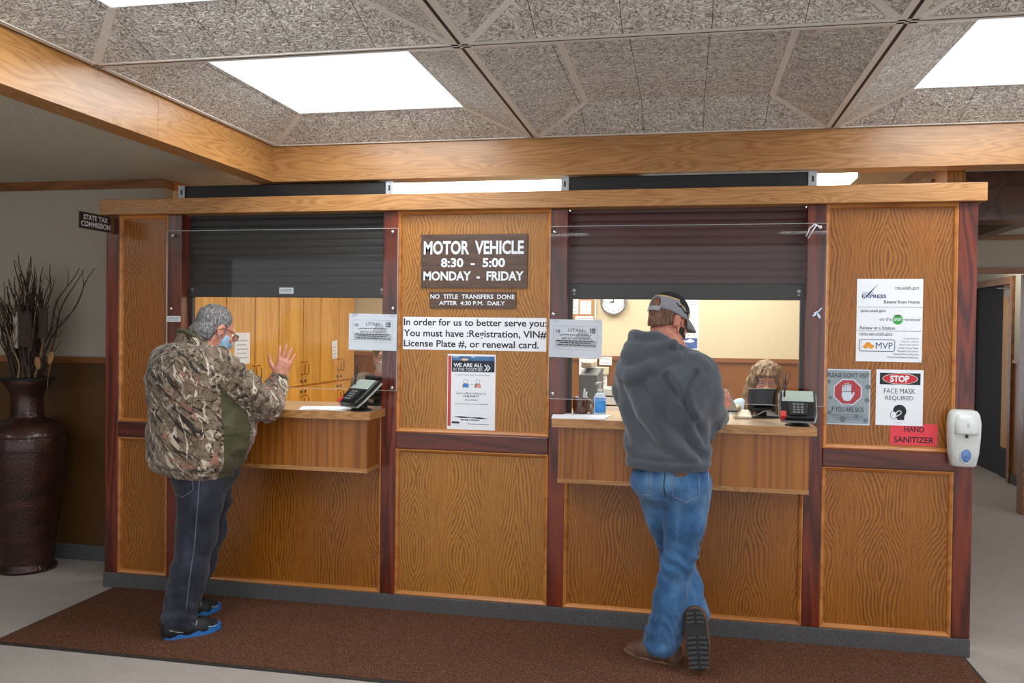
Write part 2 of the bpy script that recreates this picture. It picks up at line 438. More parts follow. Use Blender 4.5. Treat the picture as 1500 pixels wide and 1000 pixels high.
for a, c, mu, ml in ((P0[1], P1[0], 'oak_side', 'oak_side'), (P2[1], P3[0], 'oak_v', 'oak_v'), (P4[1], P5[0], 'oak_side', 'oak_side')):
    bay(a, c, RT, CAPB, mu); bay(a, c, BASE, RB, ml); rail(a, c)
for a, c in ((P1[1], P2[0]), (P3[1], P4[0])): bay(a, c, BASE, 1.09, 'oak_side')

# beams
b = B()
for x0, x1, y0 in ((-2.48, .045, 0), (.045, 2.6, .0012), (2.6, 6.0, 0)): bx(b, x0, x1, y0, .14, 2.435, 2.70)
struct('beam_front', b, 'oak_h')
b = B()
for y0, y1, x1 in ((-1.1, 0, -2.36), (-3.5, -1.1, -2.3612), (-6.5, -3.5, -2.36)): bx(b, -2.48, x1, y0, y1, 2.435, 2.70)
struct('beam_left', b, 'oak_hy')

# ceilings
b = B(); bx(b, -9, -2.482, -7, 12, 2.56, 2.66); struct('ceiling_left', b, 'popcorn')
b = B(); bx(b, -2.48, 9, .14, 12, 2.56, 2.66); struct('ceiling_office', b, 'popcorn')

# coffered lobby ceiling: 5 ft cells on a tee grid
ZC, RISE, CS, G0 = 2.640, .10, 1.532, -2.36
NX, NY = 4, 4
LIT = {(0, 0), (2, 0), (0, 1), (1, 2), (3, 1), (2, 3), (0, 3)}  # cells without a label in LBL hold unseen lights added to brighten the lobby
tile = B(); trim = B(); grid = B(); slot = B()
def quad(bm, *p): return bm.faces.new([bm.verts.new(q) for q in p])
for i in range(NX):
    for j in range(NY):
        x0, x1 = G0+i*CS+.033, G0+(i+1)*CS-.033; y1, y0 = -j*CS-.028, -(j+1)*CS+.028
        m = .285; o4 = [(x0, y0, ZC), (x1, y0, ZC), (x1, y1, ZC), (x0, y1, ZC)]
        i4 = [(x0+m, y0+m, ZC+RISE), (x1-m, y0+m, ZC+RISE), (x1-m, y1-m, ZC+RISE), (x0+m, y1-m, ZC+RISE)]
        for k in range(4):
            l = (k+1) % 4; quad(tile, o4[k], o4[l], i4[l], i4[k])
            a, c = Vector(o4[k]), Vector(i4[k])           # batten on the hip
            t = (c-a).normalized(); s = t.cross(Vector((0, 0, 1))).normalized()*.017; dn = Vector((0, 0, -.004))
            prism(trim, [a+s+dn, a-s+dn, c-s+dn, c+s+dn], (0, 0, .008))
        if (i, j) not in LIT:
            quad(tile, *i4)
            for xx in (i4[0][0], i4[1][0]): bx(trim, xx-.014, xx+.014, i4[0][1], i4[2][1], ZC+RISE-.005, ZC+RISE)
        else:
            h = .012
            for k in range(4): l = (k+1) % 4; quad(tile, i4[k], i4[l], (i4[l][0], i4[l][1], ZC+RISE+.08), (i4[k][0], i4[k][1], ZC+RISE+.08))
def tee(bm, sl, x0, x1, y0, y1, along):
    # two pale flanges either side of a dark reveal
    if along == 'y':
        c = (x0+x1)/2; bx(bm, x0, c-.007, y0, y1, ZC-.004, ZC+.012); bx(bm, c+.007, x1, y0, y1, ZC-.004, ZC+.012); bx(sl, c-.007, c+.007, y0, y1, ZC-.003, ZC+.010)
    else:
        c = (y0+y1)/2; bx(bm, x0, x1, y0, c-.006, ZC-.004, ZC+.012); bx(bm, x0, x1, c+.006, y1, ZC-.004, ZC+.012); bx(sl, x0, x1, c-.006, c+.006, ZC-.003, ZC+.010)
for i in range(NX+1): tee(grid, slot, G0+i*CS-.033, G0+i*CS+.033, -NY*CS, 0, 'y')
for j in range(NY+1): tee(grid, slot, G0, G0+NX*CS, -j*CS-.02, -j*CS+.02, 'x')
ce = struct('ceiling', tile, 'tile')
obj('ceiling_batten', trim, 'tee', ce); obj('tee_grid', grid, 'tee', ce); obj('tee_slot', slot, 'tee_slot', ce)
b = B(); bx(b, G0-.1, G0+NX*CS+.2, -NY*CS-.1, .0, ZC+RISE+.10, ZC+RISE+.16); obj('ceiling_back', b, 'tee', ce)

LBL = {(0, 0): 'large square fluorescent light in the coffer nearest the left counter window',
       (2, 0): 'square fluorescent light at the top right corner of the photo, right of the blank coffer',
       (0, 1): 'square fluorescent light cut by the top edge of the photo at far left'}
for (i, j) in sorted(LIT):
    cx, cy = G0+(i+.5)*CS, -(j+.5)*CS; hw = CS/2-.028-.285
    t = thing('ceiling_light', LBL.get((i, j), 'unseen square fluorescent light added to brighten the lobby'), 'ceiling light', (cx, cy, ZC+RISE), 'square coffer lights in the lobby ceiling')
    b = B(); bx(b, cx-hw+.026, cx+hw-.026, cy-hw+.026, cy+hw-.026, ZC+RISE+.02, ZC+RISE+.028); obj('diffuser', b, 'lens', t)
    b = B()
    for a in ((cx-hw, cx+hw, cy-hw, cy-hw+.026), (cx-hw, cx+hw, cy+hw-.026, cy+hw), (cx-hw, cx-hw+.026, cy-hw+.026, cy+hw-.026), (cx+hw-.026, cx+hw, cy-hw+.026, cy+hw-.026)):
        bx(b, *a, ZC+RISE-.002, ZC+RISE+.03)
    obj('frame', b, 'lens_edge', t)

# left lobby wall behind the vase
def lobby_wall(name, pts, n_wall, th=.1):
    """pts: (x0,y0)->(x1,y1) face line; wall body behind along n_wall"""
    (xa, ya), (xb, yb) = pts; d = Vector((n_wall[0], n_wall[1], 0))
    w = bpy.data.objects.new(name, None); C.objects.link(w); w['kind'] = 'structure'
    def slab(nm, z0, z1, out, mat, thk=th):
        b = B(); o = d*-out
        prism(b, [Vector((xa, ya, z0))+o, Vector((xb, yb, z0))+o, Vector((xb, yb, z1))+o, Vector((xa, ya, z1))+o], d*(thk+out)); return obj(nm, b, mat, w)
    slab('plaster', 1.36, 2.5, 0, 'cream_grey'); slab('wainscot', .1, 1.335, .0, 'wainscot_shaded'); slab('chair_rail', 1.333, 1.375, .018, 'trim_wood')
    slab('crown_trim', 2.5, 2.56, .012, 'trim_wood'); slab('skirting', 0, .104, .012, 'base_carpet')
    return w
lobby_wall('wall_left', ((-9, .49), (-3.393, .49)), (0, 1), .1)
lobby_wall('wall_light_block', ((-6.6, -7), (-6.6, .49)), (-1, 0), .1)  # unseen wall, added to keep ambient light off the left side
w = bpy.data.objects.new('wall_office_left', None); C.objects.link(w); w['kind'] = 'structure'
b = B(); bx(b, -3.48, -3.393, .592, 3.1, 0, 2.5); obj('plaster', b, 'cream', w)
b = B(); bx(b, -3.48, -3.38, .592, 3.1, 2.5, 2.56); obj('crown_trim', b, 'oak_edge', w)

# office back wall
w = bpy.data.objects.new('wall_back', None); C.objects.link(w); w['kind'] = 'structure'
b = B(); bx(b, -3.48, 1.6, 3.0, 3.1, 1.36, 2.56); obj('plaster', b, 'cream', w)
b = B(); bx(b, -3.48, 1.6, 3.0, 3.1, 0, 1.34); obj('wainscot', b, 'wainscot', w)
b = B(); bx(b, -3.48, 1.6, 2.982, 3.1, 1.335, 1.372); obj('chair_rail', b, 'trim_wood', w)

# wall between office and corridor, its wood-clad end showing over the cap
w = bpy.data.objects.new('wall_office_right', None); C.objects.link(w); w['kind'] = 'structure'
b = B(); bx(b, 1.33, 1.42, .28, 3.1, 0, 2.56); obj('panel', b, 'oak_v', w)
b = B(); bx(b, 1.312, 1.33, .5, 3.0, 2.50, 2.56); bx(b, 1.31, 1.33, .5, 3.0, 2.44, 2.455); obj('crown_trim', b, 'trim_wood', w)

# right-hand corridor: beams, bulkhead over the opening, far wall with door
b = B(); bx(b, 2.30, 2.42, .14, 3.75, 2.40, 2.56); struct('beam_corridor', b, 'dark_beam')
b = B(); bx(b, 1.42, 2.30, .9, 1.06, 2.30, 2.56); bx(b, 1.42, 2.30, .86, 1.10, 2.27, 2.30); struct('beam_cross', b, 'dark_beam')
w = bpy.data.objects.new('wall_bulkhead', None); C.objects.link(w); w['kind'] = 'structure'
b = B(); bx(b, 1.42, 9, 3.75, 3.87, 2.19, 2.56); bx(b, 1.42, 2.5, 3.75, 3.87, 0, 2.19); bx(b, 2.97, 9, 3.75, 3.87, 0, 2.19); obj('plaster', b, 'cream_grey', w)
b = B(); bx(b, 1.42, 9, 3.735, 3.75, 2.445, 2.49); bx(b, 1.42, 9, 3.735, 3.75, 2.145, 2.20); bx(b, 2.5, 2.51, 3.74, 3.87, 0, 2.145); bx(b, 2.945, 2.97, 3.74, 3.87, 0, 2.145); obj('trim', b, 'trim_wood', w)
w = bpy.data.objects.new('wall_corridor', None); C.objects.link(w); w['kind'] = 'structure'
b = B(); bx(b, 3.46, 3.6, 3.87, 5.5, 1.33, 2.56); bx(b, 3.46, 3.6, 7.06, 9, 1.33, 2.56); bx(b, 3.46, 3.6, 5.5, 7.06, 2.24, 2.56); obj('plaster', b, 'cream_grey', w)
b = B(); bx(b, 3.46, 3.6, 3.87, 5.5, 0.1, 1.30); bx(b, 3.46, 3.6, 7.06, 9, .1, 1.30); obj('wainscot', b, 'wainscot', w)
b = B(); bx(b, 3.44, 3.6, 3.87, 5.5, 1.30, 1.335); bx(b, 3.44, 3.6, 7.06, 9, 1.30, 1.335); obj('chair_rail', b, 'trim_wood', w)
b = B(); bx(b, 3.445, 3.6, 3.87, 5.5, 0, .1); bx(b, 3.445, 3.6, 7.06, 9, 0, .1); obj('skirting', b, 'base_carpet', w)
b = B(); bx(b, 2.3, 3.7, 9, 9.1, 0, 2.56); struct('wall_corridor_end', b, 'cream_grey')
d = bpy.data.objects.new('door_1', None); C.objects.link(d); d['kind'] = 'structure'
b = B(); bx(b, 3.43, 3.60, 5.5, 5.58, 0, 2.24); bx(b, 3.43, 3.60, 6.98, 7.06, 0, 2.24); bx(b, 3.43, 3.60, 5.58, 6.98, 2.16, 2.24); obj('door_frame', b, 'trim_wood', d)
b = B(); bx(b, 3.52, 3.56, 5.98, 6.98, .01, 2.16); obj('door_leaf', b, 'black_m', d)
b = B(); bx(b, 3.50, 3.54, 5.58, 5.97, .01, 2.16); lf = obj('door_leaf', b, 'door_oak', d)
b = B(); bx(b, 3.492, 3.50, 5.60, 5.96, .01, .34); obj('kick_plate', b, 'black_m', lf)
b = B(); bx(b, 3.46, 3.50, 5.62, 5.80, 2.02, 2.10); tube(b, [(3.47, 5.7, 2.12), (3.45, 6.0, 2.13)], .008); obj('door_closer', b, 'steel', lf)

# ceiling fixtures of the office, and unseen ones added for the corridor
for k, (x, y, l, lab) in enumerate(((-1.3, .86, 1.2, 'long office fluorescent fixture glowing through the gap above the centre panel'),
                                    (.33, .86, 1.2, 'office fluorescent fixture whose end glows above the right bay'),
                                    (-1.3, 2.3, 1.2, 'office fluorescent fixture nearer the back wall, left'), (.33, 2.3, 1.2, 'office fluorescent fixture nearer the back wall, right'))):
    t = thing('fluorescent_fixture', lab, 'ceiling light', (x, y, 2.56), 'office ceiling fixtures')
    b = B(); bx(b, x-l/2, x+l/2, y-.34, y+.34, 2.478, 2.52); obj('diffuser', b, 'lens_office', t, bevel=.02)
    b = B(); bx(b, x-l/2-.012, x-l/2, y-.34, y+.34, 2.475, 2.56); bx(b, x+l/2, x+l/2+.012, y-.34, y+.34, 2.475, 2.56); bx(b, x-l/2, x+l/2, y-.34, y+.34, 2.52, 2.557); obj('housing', b, 'white_pl', t)
for x, y, lab in ((2.95, 5.2, 'unseen fluorescent light added beyond the opening to brighten the corridor'), (4.2, 1.6, 'unseen fluorescent light added over the right side of the lobby'), (-5.0, -2.7, 'fluorescent light in the low ceiling over the left side of the lobby')):  # corridor and right-hand lights are unseen, added to brighten that side
    t = thing('fluorescent_fixture', lab, 'ceiling light', (x, y, 2.56), 'corridor ceiling fixtures with added unseen lights')
    b = B(); bx(b, x-.3, x+.3, y-.3, y+.3, 2.52, 2.55); obj('diffuser', b, 'lens_office' if y > 3 else 'lens', t)
    b = B(); bx(b, x-.32, x+.32, y-.32, y+.32, 2.55, 2.56); obj('housing', b, 'white_pl', t)

# ================================================================ THINGS ON THE WALL
mat_ = B(); bx(mat_, -3.36, 1.36, -.93, -.014, 0, .008); m_ = obj('floor_mat', mat_, 'mat'); tag(m_, 'long brown entrance mat on the grey carpet along the counter wall', 'mat')
b = B(); bx(b, -3.375, 1.375, -.955, -.93, 0, .006); bx(b, -3.375, -3.36, -.93, -.014, 0, .006); bx(b, 1.36, 1.375, -.93, -.014, 0, .006); obj('edging', b, 'mat_edge', m_)

# roll-up shutters
def shutter(x0, x1, label, cm):
    t = thing('roll_up_shutter', label, 'shutter', ((x0+x1)/2, .1, 1.77), 'counter window shutters')
    b = B(); z = 1.85; pr = []
    while z < 2.36:
        for dz, dy in ((0, .006), (.004, 0), (.012, -.004), (.022, -.005), (.032, -.003), (.038, .002)): pr.append((z+dz, dy*.28))
        z += .043
    va = [[bm_v for bm_v in (b.verts.new((x0, .09+dy, zz)), b.verts.new((x1, .09+dy, zz)))] for zz, dy in pr]
    for p, q in zip(va, va[1:]): b.faces.new((p[0], p[1], q[1], q[0]))
    o = obj('curtain', b, cm, t); sm = o.modifiers.new('thickness', 'SOLIDIFY'); sm.thickness = .006
    b = B(); bx(b, x0, x1, .074, .108, 1.768, 1.852); obj('bottom_bar', b, 'bar_m', t, bevel=.004)
    for x in (x0+.03, x1-.03):
        b = B(); tube(b, [(x, .066, 1.815), (x, .075, 1.815)], .009, 10); obj('screw', b, 'steel', t)
        b = B(); tube(b, [(x, .068, 1.795), (x, .075, 1.795)], .005, 10); obj('screw', b, 'steel', t)
    b = B(); bx(b, x0-.02, x1+.02, .04, .30, 2.346, 2.428); obj('hood', b, 'black', t, bevel=.004)
    for x in (x0-.0235, x1+.0235):
        b = B(); bx(b, x-.0215, x+.0215, .03, .036, 2.346, 2.43); br = obj('end_bracket', b, 'alu', t)
        b = B(); bx(b, x-.005, x+.005, .0285, .031, 2.375, 2.405); obj('slot', b, 'black', br)
    for xa, xb in ((x0, x0+.02), (x1-.02, x1)): b = B(); bx(b, xa, xb, .085, .115, 1.14, 1.768); obj('guide', b, 'bar_m', t)
    return t
sl = shutter(P1[1], P2[0], 'rolled-down charcoal shutter over the left counter window', 'shut_a')
sr = shutter(P3[1], P4[0], 'rolled-down brown slatted shutter over the right counter window', 'shut_b')
b = B(); bx(b, -2.352, -2.262, .0725, .0735, 1.79, 1.826); lb = obj('sticker', b, 'white', sl)
p = Panel(-2.352, 1.826, .0725); [p.squiggle('ink_grey', .008, .08, v, .004, 1, k) for k, v in enumerate((.010, .018, .026))]; p.finish(lb, {'ink_grey': 'print'})

# acrylic sneeze guards bolted to the posts
def shield(x0, x1, z0, z1, bolts, label):
    t = thing('acrylic_shield', label, 'sneeze guard', ((x0+x1)/2, -.012, z0), 'acrylic guards on the windows')
    b = B(); bx(b, x0, x1, -.016, -.011, z0, z1); obj('pane', b, 'acrylic', t)
    b = B(); e = .0016
    bx(b, x0, x1, -.0162, -.0108, z0-e, z0); bx(b, x0, x1, -.0162, -.0108, z1, z1+e); bx(b, x0-e, x0, -.0162, -.0108, z0, z1); bx(b, x1, x1+e, -.0162, -.0108, z0, z1)
    obj('edge', b, 'acrylic_edge', t)
    for x, z in bolts:
        b = B(); tube(b, [(x, 0, z), (x, -.02, z)], .005, 10); ball(b, (x, -.02, z), .011, 12, 8, (1, .6, 1)); obj('bolt', b, 'chrome', t, smooth=True)
    return t
s1 = shield(-3.032, -1.592, 1.245, 2.155, [(-2.993, 2.128), (-2.999, 1.694), (-1.622, 2.134), (-1.617, 1.705), (-1.616, 1.259)], 'clear acrylic guard bolted over the left counter window')
s2 = shield(-.728, .692, 1.226, 2.155, [(-.703, 2.125), (-.704, 1.682), (-.703, 1.253), (.657, 2.135), (.645, 1.70)], 'clear acrylic guard bolted over the right counter window')
b = B(); bx(b, -3.028, -2.938, -.0172, -.0163, 1.617, 1.65); lb = obj('sticker', b, 'white', s1)
p = Panel(-3.028, 1.65, -.0172); [p.squiggle('ink_grey', .006, .084, v, .004, 1, k+4) for k, v in enumerate((.008, .016, .024))]; p.finish(lb, {'ink_grey': 'print'})
b = B(); tube(b, [(.657, -.025, 2.135), (.63, -.03, 2.15), (.605, -.03, 2.13), (.59, -.022, 2.09)], .004, 6); tube(b, [(.64, -.03, 2.148), (.622, -.03, 2.12), (.60, -.025, 2.08)], .003, 6); obj('cable_tie', b, 'white', s2, smooth=True)
b = B()
for a, r, ln in ((1.1, .007, .026), (2.5, .006, .022), (-.9, .004, .03)):
    vs = ball(b, (0, 0, 0), 1, 10, 6, (ln*.6, .004, r)); rotv(vs, a, 'Y')
    for v in vs: v.co += Vector((.648+.018*math.cos(a), -.034, 1.70-.018*math.sin(a)))
obj('ribbon_bow', b, plain('pale_blue_ribbon', (196, 212, 236), .5), s2, smooth=True)

# counters
def counter(x0, x1, bx0, bx1, ix0, ix1, label):
    t = thing('service_counter', label, 'counter', ((x0+x1)/2, 0, .81), 'service counters under the windows')
    b = B(); bx(b, x0, x1, -.235, -.001, 1.102, 1.14); bx(b, ix0, ix1, -.002, .30, 1.102, 1.14); tp = obj('countertop', b, 'laminate', t)
    b = B(); bx(b, x0, x1, -.243, -.235, 1.098, 1.141); bx(b, x0-.006, x0, -.243, 0, 1.098, 1.141); bx(b, x1, x1+.006, -.243, 0, 1.098, 1.141); obj('edge_band', b, 'oak_h', tp)
    b = B(); bx(b, bx0, bx1, -.20, -.185, .825, 1.10); obj('front_board', b, 'oak_box', t)
    for xa, xb in ((bx0, bx0+.015), (bx1-.015, bx1)): b = B(); bx(b, xa, xb, -.185, -.001, .825, 1.10); obj('side_board', b, 'oak_box', t)
    b = B(); bx(b, bx0-.002, bx1+.002, -.204, -.001, .806, .828); obj('bottom_trim', b, 'oak_h', t)
    return t
counter(-2.885, -1.667, -2.865, -1.690, P1[1]+.002, P2[0]-.002, 'oak service counter box under the left window, elderly man leaning at it')
counter(-.665, .622, -.642, .598, P3[1]+.002, P4[0]-.002, 'oak service counter box under the right window, mug and papers on it')

# engraved signs on the centre panel
PY = .018
o, p = sheet('hours_sign', 'large walnut sign with white letters giving opening hours, top of centre panel', 'sign', -1.463, 2.121, .606, .297, PY, 'sign_wood', .010)
p.text('letter', 'MOTOR  VEHICLE', .016, .036, .586, .112, .03, 1); p.text('letter', '8:30  -  5:00', .117, .132, .482, .183, .03, 1); p.text('letter', 'MONDAY  -  FRIDAY', .016, .205, .587, .257, .03, 1)
p.finish(o, {})
o, p = sheet('notice_sign', 'small dark sign about title transfers under the opening hours sign', 'sign', -1.412, 1.803, .494, .091, PY, 'sign_wood', .008)
p.text('letter', 'NO  TITLE  TRANSFERS  DONE', .006, .015, .487, .040, .018, 1); p.text('letter', 'AFTER  4:30 P.M.  DAILY', .057, .052, .433, .075, .018, 1); p.finish(o, {})
o, p = sheet('paper_notice', 'wide white paper strip in large black type across the centre panel', 'notice', -1.566, 1.661, .823, .183, PY, 'white', .001)
p.text('ink', 'In order for us to better serve you:', .004, .009, .819, .060, .018, 1); p.text('ink', 'You must have :Registration, VIN#', .003, .071, .820, .122, .018, 1)
p.text('ink', 'License Plate #, or renewal card.', .005, .129, .778, .174, .018, 1); p.finish(o, {})

# "we are all in this together" poster
o, p = sheet('health_poster', 'white poster with dark sunrise header and red left edge, low on centre panel', 'poster', -1.304, 1.456, .275, .42, PY)
U = lambda x: (x-103)*.000546
V = lambda y: (y-128)*.000517
p.rect('ink_brick', U(110), V(145), U(143), V(905)); p.rect('sky_dark', U(148), V(148), U(597), V(318)); p.rect('sky_blue', U(148), V(148), U(597), V(196), 2)
p.oval('sunglow', U(285), V(186), .02, .006, 3); p.oval('white', U(190), V(160), .02, .002, 3); p.oval('white', U(370), V(158), .012, .002, 3)
p.text('letter', 'WE ARE ALL', U(166), V(225), U(474), V(266), .03, 3); p.text('letter', 'IN THIS TOGETHER', U(166), V(276), U(474), V(308), .0, 3)
for d in (0, 28): p.line('letter', [(U(492+d), V(238)), (U(522+d), V(270)), (U(492+d), V(304))], .006, 3)
p.text('ink_grey', 'In order to help stop the spread please', U(186), V(342), U(548), V(362), 0, 1)
for cx, cm in ((298, 'ink_blue'), (425, 'ink_salmon')):
    p.oval('ink_grey', U(cx), V(422), .0125, .0125, 1); p.oval('white', U(cx), V(422), .0108, .0108, 2)
    p.poly('ink_grey', [(U(cx-34), V(486)), (U(cx-32), V(455)), (U(cx-18), V(438)), (U(cx+14), V(438)), (U(cx+30), V(455)), (U(cx+32), V(486))], 1)
    p.poly(cm, [(U(cx-20), V(484)), (U(cx-16), V(452)), (U(cx+10), V(442)), (U(cx+28), V(456)), (U(cx+30), V(484))], 2)
p.line('ink_grey', [(U(340), V(452)), (U(382), V(452))], .0015, 1)
for a, d in ((340, 8), (382, -8)): p.line('ink_grey', [(U(a+d), V(446)), (U(a), V(452)), (U(a+d), V(458))], .0015, 1)
p.text('ink', 'Limit office lobbies to', U(200), V(536), U(514), V(558), .0, 1); p.text('ink', 'ONE PARTY', U(272), V(568), U(442), V(590), .02, 1); p.text('ink', 'at a time', U(290), V(604), U(420), V(628), .0, 1)
p.squiggle('ink_grey', U(185), U(530), V(664), .004, 1, 2)
p.poly('ink', [(U(170), V(802)), (U(250), V(797)), (U(350), V(806)), (U(450), V(803)), (U(540), V(816)), (U(450), V(822)), (U(360), V(812)), (U(250), V(816))], 1)
p.squiggle('ink', U(250), U(446), V(835), .006, 1, 5); p.rect('ink', U(155), V(856), U(236), V(876)); p.squiggle('ink_grey', U(315), U(545), V(878), .004, 1, 6)
p.finish(o, {'ink_brick': 'red_edge', 'sky_dark': 'header_picture', 'sky_blue': 'header_sky', 'sunglow': 'sun_glow', 'ink_blue': 'blue_figure', 'ink_salmon': 'salmon_figure', 'white': 'highlight'})

# renewal poster
o, p = sheet('renewal_poster', 'tall white poster of web addresses with a green dot, on the right bay', 'poster', .846, 1.876, .312, .418, PY)
U = lambda x: (x-42)*.000436
V = lambda y: (y-64)*.00046
p.text('ink_grey', 'rex.utah.gov', U(458), V(140), U(718), V(184), .012, 1); p.rect('ink_grey', U(458), V(176), U(718), V(180))
p.text('ink_navy', 'RENEWAL', U(104), V(211), U(228), V(228), .0, 1); p.text('ink_navy', 'EXPRESS', U(97), V(236), U(362), V(274), .03, 1)
p.poly('ink_navy', [(U(98), V(308)), (U(175), V(215)), (U(280), V(112)), (U(190), V(222))], 1)
p.text('ink', 'Renew from Home', U(338), V(298), U(724), V(334), .015, 1); p.rect('ink_grey', U(52), V(371), U(756), V(376)); p.rect('ink_grey', U(50), V(633), U(744), V(638))
p.text('ink_grey', 'spot.utah.gov', U(84), V(394), U(362), V(436), .012, 1); p.rect('ink_grey', U(84), V(424), U(362), V(428))
p.oval('ink_green', U(491), V(510), .0245, .0245, 1); p.oval('ink_lgrey', U(491), V(462), .02, .003, 1); p.text('white', 'SPOT', U(446), V(494), U(536), V(524), .02, 2)
p.text('ink_grey', 'on the', U(294), V(486), U(428), V(524), .008, 1); p.text('ink_grey', 'renewal', U(556), V(488), U(732), V(524), .008, 1)
p.text('ink', 'Renew at a Station', U(80), V(584), U(464), V(620), .012, 1); p.text('ink_grey', 'mvp.tax.utah.gov', U(78), V(648), U(438), V(690), .012, 1); p.rect('ink_grey', U(78), V(682), U(438), V(686))
p.frame('ink_navy', U(76), V(732), U(464), V(858), .0032, .010); p.text('ink_navy', 'MVP', U(258), V(762), U(442), V(832), .0, 1)
for k, ch in enumerate('UTAH'): p.text('ink_grey', ch, U(92), V(752+22*k), U(106), V(770+22*k), .0, 1)
car = [(118, 822), (120, 800), (134, 790), (152, 764), (190, 760), (212, 784), (236, 792), (242, 806), (236, 822)]
p.poly('ink_orange', [(U(x), V(y)) for x, y in car], 1)
for x in (146, 208): p.oval('ink_orange', U(x), V(820), .0075, .0055, 2)
for k, s in enumerate(('Change Address', 'Request a Refund', 'Report Sold Vehicle', 'Order License Plates', 'Renewal Information', 'Disabled Placard Renewal', 'Vehicle Email Renewal Notification')):
    w = (162, 182, 202, 212, 222, 268, 335)[k]; p.text('ink', s, U(718-w), V(706+34*k), U(718), V(727+34*k), .0, 1)
p.finish(o, {'ink_green': 'green_dot', 'ink_orange': 'car_emblem', 'ink_lgrey': 'dot_shadow'})
for x, z in ((.84, 1.88), (1.158, 1.88), (1.155, 1.462)): b = B(); bx(b, x-.012, x+.012, PY-.0022, PY-.0018, z-.012, z+.008); obj('tape', b, 'acrylic', o)

# "please don't visit" poster in a clear sleeve
o, p = sheet('warning_poster', 'grey poster with a white hand in a red octagon, in a clear sleeve', 'poster', .702, 1.416, .216, .282, PY)
U = lambda x: (x-78)*.00041
V = lambda y: (y-40)*.00043
p.rect('grey_print', U(92), V(54), U(592), V(682)); p.text('ink', "PLEASE DON'T VISIT", U(104), V(82), U(586), V(138), .01, 3)
p.oval('white', U(342), V(308), .0735, .0705, 2, 8, math.pi/8); p.oval('ink_red', U(342), V(308), .068, .065, 3, 8, math.pi/8)
p.poly('white', [(U(x), V(y)) for x, y in ((275, 300), (272, 360), (296, 408), (340, 416), (374, 408), (396, 376), (424, 322), (420, 310), (406, 312), (386, 342), (382, 300))], 4)
for x, y, a in ((284, 240, -.05), (314, 218, -.02), (344, 210, 0), (372, 226, .05)): p.line('white', [(U(x+(305-y)*a*-1), V(308)), (U(x), V(y))], .0098, 4); p.oval('white', U(x), V(y), .0049, .0049, 4)
p.text('ink', 'IF YOU ARE SICK', U(150), V(486), U(536), V(545), .01, 3)
for k in range(4): p.squiggle('ink_grey', U(140+12*k), U(548-10*k), V(575+19*k), .0035, 3, k)
for x, y, r in ((575, 245, .013), (568, 400, .012), (285, 632, .015), (556, 640, .012), (130, 560, .01), (118, 190, .01), (450, 590, .01), (140, 380, .009)): p.oval('grey_dot', U(x), V(y), r, r, 2)
p.finish(o, {'grey_print': 'grey_field', 'grey_dot': 'grey_dot', 'ink_red': 'red_octagon', 'white': 'white_hand'})
b = B(); xs = np.linspace(.698, .922, 45); ys = [PY-.005-.006*math.exp(-((x-.725)/.006)**2)-.006*math.exp(-((x-.862)/.007)**2) for x in xs]
r0 = [b.verts.new((x, y, 1.13)) for x, y in zip(xs, ys)]; r1 = [b.verts.new((x, y, 1.42)) for x, y in zip(xs, ys)]
for k in range(44): b.faces.new((r0[k], r0[k+1], r1[k+1], r1[k]))
obj('clear_sleeve', b, 'clear_pl', o, smooth=True)

# "stop" poster and the pink hand sanitizer sign half under it
o, p = sheet('sanitizer_sign', 'pinkish red paper sign in black capitals beside the wall dispenser', 'sign', 1.016, 1.150, .222, .110, PY, 'pink', .0008)
p.text('ink', 'HAND', .066, .014, .160, .043, .02, 1); p.text('ink', 'SANITIZER', .018, .066, .205, .097, .02, 1); p.finish(o, {})
o, p = sheet('mask_poster', 'white poster with a red oval on black above a masked head', 'poster', .945, 1.419, .222, .281, PY-.002)
U = lambda x: (x-678)*.000407
V = lambda y: (y-52)*.00043
p.rect('ink', U(720), V(90), U(1190), V(226)); p.oval('letter', U(955), V(157), .0835, .0275, 2); p.oval('ink_red', U(955), V(157), .0808, .0252, 3); p.text('letter', 'STOP', U(840), V(118), U(1060), V(196), .04, 4)
p.text('ink', 'FACE MASK', U(770), V(272), U(1132), V(332), .0, 1); p.text('ink', 'REQUIRED', U(790), V(358), U(1112), V(416), .0, 1)
hd = [(880, 540), (884, 505), (905, 475), (945, 460), (990, 466), (1022, 492), (1036, 530), (1030, 565), (1014, 590), (1010, 640), (930, 640), (926, 618), (890, 622)]
p.poly('ink', [(U(x), V(y)) for x, y in hd], 1)
p.oval('ink', U(886), V(585), .0155, .0205, 2); p.oval('letter', U(886), V(585), .0135, .0185, 3)
p.line('letter', [(U(915), V(565)), (U(930), V(540)), (U(958), V(530)), (U(978), V(545)), (U(968), V(570)), (U(940), V(588)), (U(915), V(600))], .004, 3)
p.squiggle('ink_lgrey', U(900), U(985), V(668), .003, 1, 3); p.finish(o, {'ink_red': 'red_oval'})

